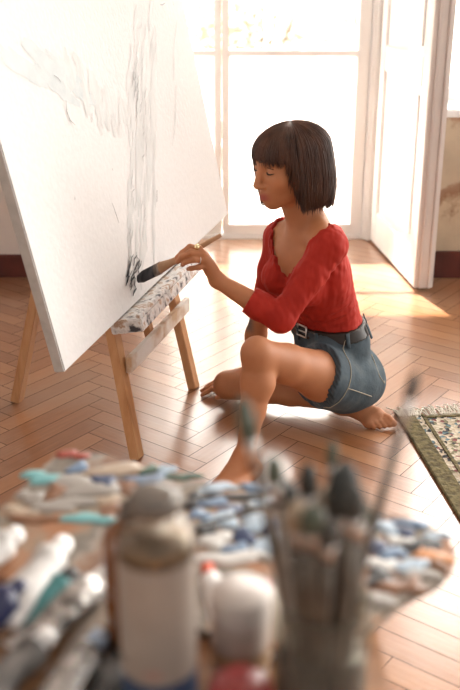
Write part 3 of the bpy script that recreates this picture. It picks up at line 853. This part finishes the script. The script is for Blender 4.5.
# --- face details
M['lash'] = mat('lash_brown', (.02,.012,.010), .6); M['brow'] = mat('brow_brown', (.05,.026,.018), .7)
M['eye'] = mat('eye_white', (.75,.70,.66), .2)
for s_ in (1,-1):
    e_ = [hd(.031*s_+.0155*t_, .073+.0135*math.sqrt(max(0,1-t_*t_*.8))+.0012, -.0060-.003*(1-t_*t_)) for t_ in np.linspace(-1,1,9)]
    one('eyelashes', lambda bm: tube(bm, e_, [.0008,.0014,.0018,.002,.002,.002,.002,.0018,.0010], 6), M['lash'], person, True)
    cr = [hd(.031*s_+.0145*t_, .0735+.0128*math.sqrt(max(0,1-t_*t_*.8)), .0080-.0035*t_*t_) for t_ in np.linspace(-1,1,7)]
    one('eyelid_crease', lambda bm: tube(bm, cr, .0009, 5), M['brow'], person, True)
    br = [hd((.012+.036*t_)*s_, .098-.013*t_-.012*t_*t_, .0225+.007*math.sin(t_*2.3)) for t_ in np.linspace(0,1,8)]
    one('eyebrow', lambda bm: tube(bm, br, [.0022,.003,.0032,.003,.0027,.0023,.0018,.001], 6), M['brow'], person, True)
# --- hair: a chin-length bob with a fringe
def hair_path(phi, lift, length_add=0.0, n_=15):
    """strand over the skull from the crown, then hanging; phi = 0 at the face, positive to her right"""
    a_ = abs(phi); cph, sph = math.cos(phi), math.sin(phi)
    ra, rb, rz = .077+lift, .097+lift, .060+lift
    f0, f1 = (38, 52) if phi > 0 else (52, 70)                # the far side falls further forward
    f0, f1 = math.radians(f0), math.radians(f1)
    if a_ < f0: end = .024 - .006*(a_/f0)                      # fringe ends above the eyes
    elif a_ < f1: end = .018 - .136*((a_-f0)/(f1-f0))**.8
    else: end = -.118 - .016*((a_-f1)/(math.pi-f1))
    end += length_add
    pts = []
    drop = max(0, .028-end); arc = 1.55
    total = arc*.080 + drop
    for i in range(n_):
        s_ = total*i/(n_-1)
        th = .03 + s_/.080
        if th <= math.pi/2+.05 or drop == 0:
            th = min(th, math.pi/2+.05)
            x, y, z = ra*math.sin(th)*sph, rb*math.sin(th)*cph, rz*math.cos(th)
        else:
            dz = s_-(math.pi/2+.05-.03)*.080; f_ = dz/max(drop, .01)
            flare = 1 + .05*math.sin(min(f_,1)*math.pi) - .14*max(0, f_-.65)
            x, y, z = ra*sph*flare, rb*cph*(flare if cph < 0 else 1.0), -dz
        pts.append((x, -.013+y, .028+z))
    return pts
R_ = random.Random(11)
hb = bmesh.new(); NS, NT = 120, 16
# under-layer
rows = []
for i in range(NS):
    phi = -math.pi+2*math.pi*i/NS
    rows.append([hb.verts.new(hd(*p)) for p in hair_path(phi, .006, .010 if -.95 < phi < .65 else 0, NT)])
for i in range(NS):
    A_, B_ = rows[i], rows[(i+1) % NS]
    for j in range(NT-1): hb.faces.new((A_[j], A_[j+1], B_[j+1], B_[j]))
crown = hb.verts.new(hd(0,-.013,.028+.0655))
for i in range(NS): hb.faces.new((crown, rows[i][0], rows[(i+1) % NS][0]))
for k in range(3600):
    phi = R_.uniform(-math.pi, math.pi)
    if R_.random() < .25: phi = R_.uniform(-1.1, 1.1)
    lift = R_.uniform(.006, .015); base = hair_path(phi, lift, R_.gauss(0, .006 if abs(phi) < 1 else .005) - (R_.random() < .06)*.01)
    dphi = R_.gauss(0, .05); pts = []
    for i, p in enumerate(base):
        t_ = i/(len(base)-1); a_ = dphi*t_*t_
        x, y = p[0]*math.cos(a_)-(p[1]+.013)*math.sin(a_), p[0]*math.sin(a_)+(p[1]+.013)*math.cos(a_)-.013
        w_ = .0018*t_
        pts.append(hd(x+R_.gauss(0,w_*.4), y+R_.gauss(0,w_*.4), p[2]))
    rad = [.0009+.0005*math.sin(math.pi*(i/(len(pts)-1))**.8) for i in range(len(pts))]; rad[-1] = .0003
    tube(hb, pts, rad, 4, False, side=HR @ np.array((math.cos(phi), -math.sin(phi), 0)))
m = mat('dark_brown_hair', (.045,.020,.012), .42); n, l, b = nodes(m)
t = noise_node(m, 30, 3, stretch=(1,1,.12)); r = ramp(m, t.outputs[0], [(.3, (.026,.010,.0065)), (.7, (.10,.038,.018))]); l.new(r.outputs[0], b.inputs['Base Color'])
b.inputs['Sheen Weight'].default_value = .0; b.inputs['Specular IOR Level'].default_value = .45
hair = obj('hair', hb, m, person, True); hair['label'] = 'dark brown chin-length bob with fringe'
# --- jewellery
M['gold'] = mat('pale_gold', (.80,.62,.36), .25, Metallic=1.0)
def ring_mesh(c, ax_, r_, t_): 
    x, y = frame_of(Vector(ax_)); return lambda bm: tube(bm, [Vector(c)+(x*math.cos(a)+y*math.sin(a))*r_ for a in np.linspace(0, 2*math.pi, 17)], t_, 8)
a0, a1 = mcp[0], hp(190,247,-.010)
rg = one('ring', ring_mesh(a0*.75+a1*.25, a1-a0, .0110, .0025), M['gold'], person, True); rg['label'] = 'large pale gold ring'
one('stone', lambda bm: lathe(bm, [(.002,0),(.0085,.001),(.009,.004),(.006,.008),(.001,.0095)], (a0*.75+a1*.25)+np.array((.001,-.009,.006)), (.1,-.7,.7), 12), M['gold'], rg, True)
a0, a1 = mcp[2], hp(194,259.5,-.030)
rg = one('ring', ring_mesh(a0*.45+a1*.55, a1-a0, .0102, .0012), M['silver'], person, True); rg['label'] = 'thin silver ring'

# ------------------------------------------------------------------ brush in her hand
tip = Vector(on_canvas(138, 279, .006)); gr = Vector(hp(179.5, 258.5, .008)); end = Vector(hp(221, 235, .02))
g2 = tip + (gr-tip)*.55
brush = thing('paintbrush', gr, 'wide flat paintbrush held in her hand against the canvas, black paint on its bristles', 'paintbrush')
M['bristle'] = mottled('painted_bristle', [(.35, (.012,.012,.016)), (.7, (.06,.055,.06))], 40, .6, .3, stretch=(1,1,.2))
M['handle'] = mottled('brush_wood', [(.3, (.33,.16,.075)), (.7, (.48,.27,.14))], 14, .45, .1)
ub = (g2-tip); sd = Vector((.15,.25,1)).cross(ub).cross(ub)
one('bristles', lambda bm: tube(bm, [tip, tip+ub*.25, tip+ub*.8], [.012,.019,.019], 14, True, .42, side=sd), M['bristle'], brush, True)
one('ferrule', lambda bm: tube(bm, [tip+ub*.78, tip+ub*1.02], .0195, 14, True, .45, side=sd), mat('dull_ferrule', (.20,.15,.12), .4, Metallic=.7), brush, True)
def handle(bm):
    a_ = tip+ub; tube(bm, [a_, a_+(gr-a_)*.5, gr, gr+(end-gr)*.5, end], [.0185,.0125,.0085,.008,.0062], 12, True, [.5,.6,.9,1,1], side=sd)
one('handle', handle, M['handle'], brush, True)
settle(brush)

# ------------------------------------------------------------------ table in the foreground, just in front of the camera
TZ = .74
M['table'] = mottled('worn_table_wood', [(.25, (.20,.09,.04)), (.6, (.36,.18,.085)), (.8, (.45,.26,.14))], 5, .5, .15, stretch=(1,9,9))
table = thing('table', (-.16, .74, 0), 'brown wooden work table under the paints and the palette', 'table')
TX0, TX1, TY0, TY1 = -.50, .155, .42, 1.03
one('tabletop', lambda bm: box(bm, (TX0, TY0, TZ-.028), (TX1, TY1, TZ), .004), M['table'], table)
for x in (TX0+.05, TX1-.05):
    for y in (TY0+.05, TY1-.05):
        one('leg', lambda bm: tube(bm, [(x,y,TZ-.028),(x,y,.35),(x,y,0)], [.022,.019,.014], 12), M['table'], table)
for y in (TY0+.05, TY1-.05): one('apron', lambda bm: box(bm, (TX0+.05, y-.01, TZ-.095), (TX1-.05, y+.01, TZ-.028)), M['table'], table)
settle(table)

# palette: a big rounded board crusted with old paint
PZ = TZ+.012
outl = [(-25,528),(8,502),(34,476),(60,453),(98,453),(135,463),(170,474),(205,484),(245,484),(285,488),(330,499),(375,512),(415,519),(444,533),(456,555),(441,579),(407,597),(378,619),(350,640),(300,652),(210,632),(120,606),(40,590),(-20,566)]
palette = thing('palette', fl(240,540,TZ), 'big paint-crusted wooden palette lying across the table', 'palette')
m = mat('crusted_palette', rough=.55); n, l, b = nodes(m)
t = noise_node(m, 7, 6, rough=.6); t2 = noise_node(m, 26, 5)
r = ramp(m, t.outputs[0], [(.25, (.20,.08,.035)), (.40, (.34,.155,.075)), (.45, (.24,.19,.14)), (.50, (.15,.13,.11)), (.54, (.30,.26,.22)), (.60, (.22,.11,.06)), (.65, (.09,.11,.13)), (.74, (.29,.25,.21))])
l.new(r.outputs[0], b.inputs['Base Color']); bump(m, t2.outputs[0], .5, .004)
def pal(bm):
    P_ = [fl(x, y, PZ) for x, y in outl]; Q = []
    for i in range(len(P_)):                     # rounded outline
        a_, b_, c_, d_ = P_[i-1], P_[i], P_[(i+1) % len(P_)], P_[(i+2) % len(P_)]
        for t_ in (0, .33, .67):
            Q.append(.5*((2*b_)+(c_-a_)*t_+(2*a_-5*b_+4*c_-d_)*t_*t_+(3*b_-a_-3*c_+d_)*t_**3))
    top = [bm.verts.new((p.x, p.y, PZ)) for p in Q]; bot = [bm.verts.new((p.x, p.y, TZ+.001)) for p in Q]
    f_ = bm.faces.new(top); bm.faces.new(bot[::-1])
    for i in range(len(Q)): j = (i+1) % len(Q); bm.faces.new((top[i], bot[i], bot[j], top[j]))
    bmesh.ops.bevel(bm, geom=list(f_.edges), offset=.003, segments=2, affect='EDGES')
one('board', pal, m, palette)
PC = {'teal':(.16,.40,.42),'blue':(.14,.22,.34),'sky':(.36,.46,.56),'white':(.62,.61,.59),'black':(.018,.02,.025),'red':(.36,.07,.05),'grey':(.30,.275,.25),'beige':(.42,.33,.25),'navy':(.03,.05,.12),'orange':(.60,.26,.10),'green':(.05,.10,.07),'brown':(.20,.09,.045)}
PM = {k: mat('paint_'+k, c, .35) for k, c in PC.items()}
def dab(px, py, w, h, col, rot=0.0, z=.003):
    c = fl(px, py, PZ); R_ = random.Random(int(px*7+py)); k_ = .00125; N_ = 22
    ph = [R_.random()*6.28 for _ in range(3)]
    def f(bm):
        rings = []
        for rr, zz in ((1, -.0005), (.95, .5*z), (.75, .8*z), (.4, .95*z)):
            ring = []
            for i in range(N_):
                a = 2*math.pi*i/N_; q = rr*(1+.24*math.sin(2*a+ph[2])+.20*math.sin(3*a+ph[0])+.14*math.sin(5*a+ph[1]))
                x, y = q*w*k_/2*math.cos(a), q*h*k_*.9*math.sin(a)
                ring.append(bm.verts.new((c.x+x*math.cos(rot)-y*math.sin(rot), c.y+x*math.sin(rot)+y*math.cos(rot), PZ+zz*(1+.3*math.sin(2*a+ph[2])))))
            rings.append(ring)
        for A, B in zip(rings, rings[1:]):
            for i in range(N_): bm.faces.new((A[i], A[(i+1)%N_], B[(i+1)%N_], B[i]))
        bm.faces.new(rings[0][::-1]); bm.faces.new(rings[-1])
    o_ = one('paint_dab', f, PM[col], palette, True); o_['label'] = {'sky':'pale blue','navy':'dark navy'}.get(col, col)+' dab of paint'
for a in ((42,478,46,14,'teal'),(90,519,54,12,'teal'),(72,455,34,10,'red'),(118,470,60,16,'beige'),(85,487,80,22,'grey'),(60,505,70,14,'grey'),
          (147,480,34,14,'blue'),(182,477,36,9,'green'),(166,470,26,8,'sky'),(120,500,50,12,'beige'),(35,520,46,10,'brown'),(20,512,36,10,'beige'),
          (218,488,40,10,'sky'),(258,489,40,9,'blue'),(236,497,52,8,'black'),(214,503,30,10,'blue'),(266,503,30,12,'sky'),(222,520,44,14,'sky'),(258,524,46,16,'sky'),(244,536,26,14,'navy'),
          (215,540,34,12,'white'),(270,545,40,18,'sky'),(230,558,60,12,'white'),(200,515,20,12,'blue'),
          (386,528,28,14,'sky'),(412,524,34,8,'blue'),(436,536,26,8,'sky'),(398,541,22,10,'white'),(418,545,40,12,'black'),(374,545,22,18,'navy'),(432,556,34,12,'orange'),
          (384,565,30,12,'white'),(380,578,28,14,'black'),(408,566,36,12,'sky'),(420,575,30,10,'grey'),(398,588,44,10,'brown'),(378,600,34,10,'grey'),(440,566,18,10,'brown'),(368,520,24,12,'black'),
          (55,492,24,16,'brown'),(104,481,22,18,'navy'),(128,488,26,16,'brown'),(78,468,20,14,'blue'),(30,497,26,14,'grey'),(110,512,24,18,'brown'),(150,470,20,12,'green'),(196,500,22,18,'black'),
          (232,511,22,16,'navy'),(250,510,20,12,'black'),(268,527,18,16,'navy'),(208,530,18,14,'black'),(236,549,22,12,'blue'),(258,556,22,10,'grey'),(404,532,18,12,'navy'),(392,553,22,14,'blue'),(430,546,20,12,'black'),(412,584,22,10,'brown')):
    dab(*a)
settle(palette)

# generic small brush standing or lying
def paint_brush(tail, tip, hr, bw, bl, bcol, label, group, flat=.6, hm=None, fr=.12):
    tail, tip = Vector(tail), Vector(tip); u = (tip-tail); L_ = u.length; u.normalize()
    br = thing('paintbrush', tail, label, 'paintbrush', group)
    f0, f1 = L_-bl-L_*fr*.6, L_-bl
    one('handle', lambda bm: tube(bm, [tail, tail+u*L_*.3, tail+u*L_*.6, tail+u*f0], [hr*.5, hr*.8, hr, hr*.8], 10), hm or M['dark_handle'], br, True)
    one('ferrule', lambda bm: tube(bm, [tail+u*(f0-.003), tail+u*(f0+f1)/2, tail+u*(f1+.002)], [hr*.9, hr*1.05, bw*.9], 12, True, [1, .9, flat], side=(1,.3,0)), M['ferrule'], br, True)
    one('bristles', lambda bm: tube(bm, [tail+u*f1, tail+u*(f1+bl*.35), tail+u*(f1+bl*.75), tip], [bw*.9, bw*1.1, bw*.85, bw*.2], 12, True, flat, side=(1,.3,0)), bcol, br, True)
    settle(br); return br
M['dark_handle'] = mottled('stained_handle', [(.3, (.045,.035,.028)), (.7, (.12,.095,.07))], 30, .5)
M['grey_handle'] = mottled('grey_stained_handle', [(.3, (.10,.085,.07)), (.7, (.24,.20,.17))], 30, .5)
M['ferrule'] = mat('ferrule_metal', (.45,.42,.40), .3, Metallic=.9)
M['dark_bristle'] = mottled('dark_bristle', [(.3, (.012,.014,.014)), (.7, (.05,.05,.045))], 60, .6, .3)
M['olive_bristle'] = mottled('olive_bristle', [(.3, (.03,.045,.03)), (.7, (.09,.10,.07))], 60, .6, .3)
M['tan_bristle'] = mottled('tan_bristle', [(.3, (.20,.14,.09)), (.7, (.40,.31,.22))], 60, .6, .3)
paint_brush(fl(203,524,PZ+.012), fl(286,502,PZ+.014), .0032, .005, .025, M['dark_bristle'], 'thin dark brush lying flat across the blue paint on the palette', None)

# jar of brushes
jb = fl(318,716,TZ)
jar = thing('brush_jar', jb, 'cloudy glass jar on the table, crowded with upright paintbrushes', 'jar')
JR, JH = .043, .135
m = mottled('clouded_glass', [(.35, (.16,.14,.12)), (.65, (.34,.31,.27))], 26, .25); n, l, b = nodes(m)
_t = n.new('ShaderNodeBsdfTransparent'); _m = n.new('ShaderNodeMixShader'); _t.inputs[0].default_value = (.85,.84,.80,1); _m.inputs[0].default_value = .22
l.new(_t.outputs[0], _m.inputs[1]); l.new(b.outputs[0], _m.inputs[2]); l.new(_m.outputs[0], n['Material Output'].inputs[0]); M['jar_glass'] = m
one('glass', lambda bm: lathe(bm, [(JR*.95,.0015),(JR,.006),(JR,JH-.02),(JR*.96,JH-.012),(JR*1.02,JH-.004),(JR*1.0,JH),(JR*.93,JH),(JR*.90,JH-.012),(JR*.94,JH-.022),(JR*.94,.008)], jb, seg=36, cap=False), M['jar_glass'], jar, True)
m = thin_glass('murky_water', (.36,.32,.27))
one('water', lambda bm: lathe(bm, [(JR*.92,.0085),(JR*.93,.012),(JR*.93,.070)], jb, seg=32), m, jar, True)
settle(jar)
jt = jb + Vector((0,0,JH))
def in_jar(px, py, y, hr, bw, bl, bcol, label, flat=.6, hm=None, back=.024):
    tip = at(px, py, y); d_ = Vector((tip.x-jb.x, tip.y-jb.y, 0)); D_ = d_.length; d_.normalize()
    k_ = (JH-.012)/(tip.z-jb.z-.012); rr = JR*.93-hr*1.1          # leaning on the rim
    o_ = max(-.030, min(.024, (rr-D_*k_)/(1-k_))) if D_ > .02 else .01
    tail = jb + d_*o_ + Vector((0,0,.012))
    return paint_brush(tail, tip, hr, bw, bl, bcol, label, 'brushes standing in the glass jar', flat, hm)
in_jar(417,371,.735, .0042, .0052, .026, M['dark_bristle'], 'longest thin brush, leaning far right out of the jar')
in_jar(241,396,.700, .0045, .0075, .040, M['olive_bristle'], 'brush with dark olive tip leaning left out of the jar')
in_jar(345,460,.690, .0050, .0150, .052, M['dark_bristle'], 'brush with broad rounded black head standing upright in the jar', .55)
in_jar(308,462,.705, .0045, .0085, .032, M['dark_bristle'], 'brush with narrow dark tip upright in the middle of the jar')
in_jar(322,486,.715, .0048, .0080, .022, M['tan_bristle'], 'short tan-tipped brush behind the black round head', .6, M['grey_handle'])
in_jar(272,455,.670, .0048, .0080, .026, M['olive_bristle'], 'shorter olive brush leaning left at the jar rim', .6, M['grey_handle'])
in_jar(296,500,.655, .0050, .0105, .030, M['tan_bristle'], 'tan brush with splayed bristles at the left rim of the jar', .6, M['dark_handle'])
in_jar(364,500,.695, .0045, .0075, .024, M['olive_bristle'], 'olive brush at the right rim of the jar, beside the black head', .6, M['dark_handle'])
in_jar(330,520,.640, .0055, .0090, .026, M['dark_bristle'], 'shortest brush at the front of the jar, dark tipped', .6, M['dark_handle'])

in_jar(285,478,.735, .0060, .0100, .030, M['dark_bristle'], 'thick dark brush behind the left rim of the jar', .7)
in_jar(333,440,.745, .0040, .0055, .024, M['olive_bristle'], 'thin olive-tipped brush standing behind the broad black head', .7)
in_jar(357,486,.660, .0060, .0095, .030, M['dark_bristle'], 'thick dark brush leaning right at the front of the jar', .7)
in_jar(312,505,.640, .0062, .0100, .028, M['olive_bristle'], 'thick olive brush at the front left of the jar', .7)

# clear bottle with a beige label
bb = fl(161,706,TZ)
bottle = thing('bottle', bb, 'clear plastic bottle with a big blank-looking beige label', 'bottle')
BR = .0345
one('body', lambda bm: lathe(bm, [(BR*.93,.001),(BR,.006),(BR,.186),(BR*.97,.194),(BR*.86,.205),(BR*.66,.213),(.0200,.216),(.0200,.222)], bb, seg=40), M['clear_plastic'], bottle, True)
one('liquid', lambda bm: lathe(bm, [(BR*.88,.004),(BR*.94,.009),(BR*.94,.182),(BR*.90,.190)], bb, seg=36), mottled('cloudy_medium', [(.35, (.045,.036,.03)), (.65, (.20,.13,.075))], 22, .3), bottle, True)
lb = one('label', lambda bm: lathe(bm, [(BR+.0006,.054),(BR+.0006,.176)], bb, seg=40, cap=False), mottled('beige_label', [(.3, (.26,.215,.185)), (.7, (.32,.268,.23))], 20, .6), bottle, True); lb['label'] = 'beige paper label'
o_ = one('base_band', lambda bm: lathe(bm, [(BR+.0006,.004),(BR+.0007,.0535)], bb, seg=40, cap=False), mat('navy_band', (.03,.06,.13), .5), bottle, True); o_['label'] = 'dark blue band'
def mark(bm):
    P_ = [[bm.verts.new(bb+Vector((math.sin(a)*(BR+.0011), -math.cos(a)*(BR+.0011), h))) for a in np.linspace(-.30, .16, 8)] for h in (.062, .071)]
    for i in range(7): bm.faces.new((P_[0][i], P_[0][i+1], P_[1][i+1], P_[1][i]))
o_ = one('printed_mark', mark, mat('faded_red_print', (.33,.20,.17), .6), lb); o_['label'] = 'faded reddish printed patch'
one('cap', lambda bm: lathe(bm, [(.0215,.217),(.0225,.219),(.0225,.229),(.0205,.2335),(.012,.235),(.001,.235)], bb, seg=32), mat('smoky_cap', (.13,.11,.095), .2), bottle, True)
settle(bottle)
# amber bottle behind it
ab = fl(141,650,TZ)
amber = thing('bottle', ab, 'brown amber glass bottle half hidden behind the beige-labelled bottle', 'bottle')
AB = .0335
one('body', lambda bm: lathe(bm, [(AB*.94,.001),(AB,.006),(AB,.128),(AB*.93,.142),(AB*.62,.152),(.0125,.156),(.0125,.160)], ab, seg=36), mat('amber_glass', (.17,.055,.012), .12, Specular_IOR_Level=.6), amber, True)
one('cap', lambda bm: lathe(bm, [(.0145,.159),(.0145,.172),(.012,.175),(.001,.1755)], ab, seg=28), mat('dark_cap', (.03,.025,.022), .4), amber, True)
settle(amber)

# pots
def pot(px, py, r_, h, body, lid, label, lh=.022, lidr=1.04, band=None):
    c = fl(px, py, TZ); p = thing('paint_pot', c, label, 'paint pot', 'paint pots between bottle and brush jar')
    one('body', lambda bm: lathe(bm, [(r_*.94,.001),(r_,.006),(r_,h-lh-.004),(r_*.95,h-lh)], c, seg=36), body, p, True)
    one('lid', lambda bm: lathe(bm, [(r_*lidr,h-lh),(r_*lidr*1.01,h-lh+.002),(r_*lidr*1.01,h-.003),(r_*lidr*.95,h),(.001,h)], c, seg=36), lid, p, True)
    if band:
        o_ = one('label_band', lambda bm: lathe(bm, [(r_+.0005,h*.16),(r_+.0005,h*.38)], c, seg=36, cap=False), band, p, True); o_['label'] = 'brownish printed band'
    settle(p)
M['white_plastic'] = mat('white_plastic', (.50,.45,.42), .4); M['cream_pot'] = mat('cream_pot', (.40,.33,.29), .45)
M['tan_print'] = mat('tan_print', (.34,.22,.13), .5); M['crimson'] = mat('crimson_pot', (.26,.035,.035), .4); M['vermilion'] = mat('vermilion_cap', (.62,.08,.02), .35)
pot(241,668,.0285,.094, M['cream_pot'], M['white_plastic'], 'cream paint pot with a wide white lid', .030, 1.03, M['tan_print'])
pot(241,738,.0275,.060, M['crimson'], M['crimson'], 'deep red paint pot with red lid, in front of the cream pot', .014)
# paint tubes
def crimp_tube(tail, capp, z, body, cap, label, r_=.0155, name='paint_tube', z2=None):
    a_ = fl(*tail, TZ+z+.006); b_ = fl(*capp, TZ+(z if z2 is None else z2)+r_); u = (b_-a_); L_ = u.length; u.normalize()
    p = thing(name, a_, label, 'paint tube', 'paint tubes heaped on the table')
    side = u.cross(Vector((0,0,1)))
    def bd(bm):
        N_ = 9; P_ = []; R1 = []; F = []
        for i in range(N_):
            t_ = i/(N_-1); P_.append(a_+u*L_*.78*t_ + Vector((0,0,(.0015*math.sin(t_*9+tail[0])))))
            R1.append(r_*(1.22-.22*t_)*(1+.04*math.sin(7*t_+tail[1]))); F.append(.12+.88*t_**.8)
        P_ += [a_+u*L_*.80, a_+u*L_*.83]; R1 += [r_*.8, r_*.42]; F += [1,1]
        tube(bm, P_, R1, 18, True, F, side=side)
    one('body', bd, body, p, True)
    one('cap', lambda bm: tube(bm, [a_+u*L_*.82, a_+u*L_*.84, a_+u*L_*.98, a_+u*L_], [r_*.55, r_*.66, r_*.62, r_*.5], 14), cap, p, True)
    one('crimp', lambda bm: obox(bm, a_-side*r_*1.25-u*.004-Vector((0,0,.0016)), side*r_*2.5, u*.009, Vector((0,0,.0034)), .001), M['foil'], p)
    settle(p)
M['foil'] = mat('foil', (.62,.61,.60), .28, Metallic=.9)
M['crumpled_foil'] = mottled('crumpled_foil', [(.38, (.10,.095,.09)), (.6, (.55,.53,.51))], 55, .22, .8, Metallic=.75)
M['tube_white'] = mottled('tube_white', [(.36, (.30,.285,.27)), (.58, (.78,.77,.76))], 20, .3, .15)
M['tube_beige'] = mottled('tube_beige', [(.3, (.26,.21,.165)), (.7, (.44,.37,.31))], 20, .35, .2)
M['tube_grey'] = mottled('tube_grey', [(.38, (.07,.068,.066)), (.62, (.26,.245,.235))], 20, .35, .2)
M['tube_navy'] = mat('tube_navy', (.018,.022,.07), .3); M['tube_teal'] = mat('tube_teal', (.05,.20,.21), .35); M['tube_sky'] = mat('tube_sky', (.42,.52,.66), .35)
M['cap_white'] = mat('cap_white', (.85,.84,.83), .25); M['cap_black'] = mat('cap_black', (.02,.02,.022), .35)
crimp_tube((-52,585),(20,532), .013, M['tube_white'], M['cap_white'], 'white paint tube at the far left of the heap, beside the palette', .018)
crimp_tube((-2,622),(66,541), .022, M['tube_white'], M['cap_white'], 'white paint tube with white cap, lying on top of the heap', .019)
crimp_tube((-58,655),(24,586), .020, M['tube_navy'], M['tube_navy'], 'dark navy paint tube with a navy cap', .019)
crimp_tube((22,628),(74,572), .013, M['tube_teal'], M['cap_black'], 'teal paint tube half buried in the heap', .016)
crimp_tube((20,650),(112,570), .020, M['crumpled_foil'], M['cap_white'], 'crumpled silver paint tube with white cap, across the middle of the heap', .0175)
crimp_tube((66,676),(120,594), .0, M['tube_beige'], M['cap_black'], 'beige paint tube nearest the labelled bottle', .016)
crimp_tube((-22,705),(50,634), .012, M['tube_grey'], M['cap_white'], 'grey paint tube with white cap at the bottom left', .017)
crimp_tube((40,716),(102,634), .018, M['crumpled_foil'], M['tube_sky'], 'silver paint tube with pale blue cap at the front of the heap', .0165)
crimp_tube((88,726),(122,650), .0, M['tube_grey'], M['cap_black'], 'dark grey paint tube beside the foot of the labelled bottle', .0155)
crimp_tube((226,640),(207,566), .0, M['tube_white'], M['vermilion'], 'white paint tube with orange-red cap, between bottle and cream pot', .0125)
crimp_tube((276,655),(265,582), .0, M['tube_beige'], M['crimson'], 'beige paint tube with crimson cap, between cream pot and brush jar', .0120)
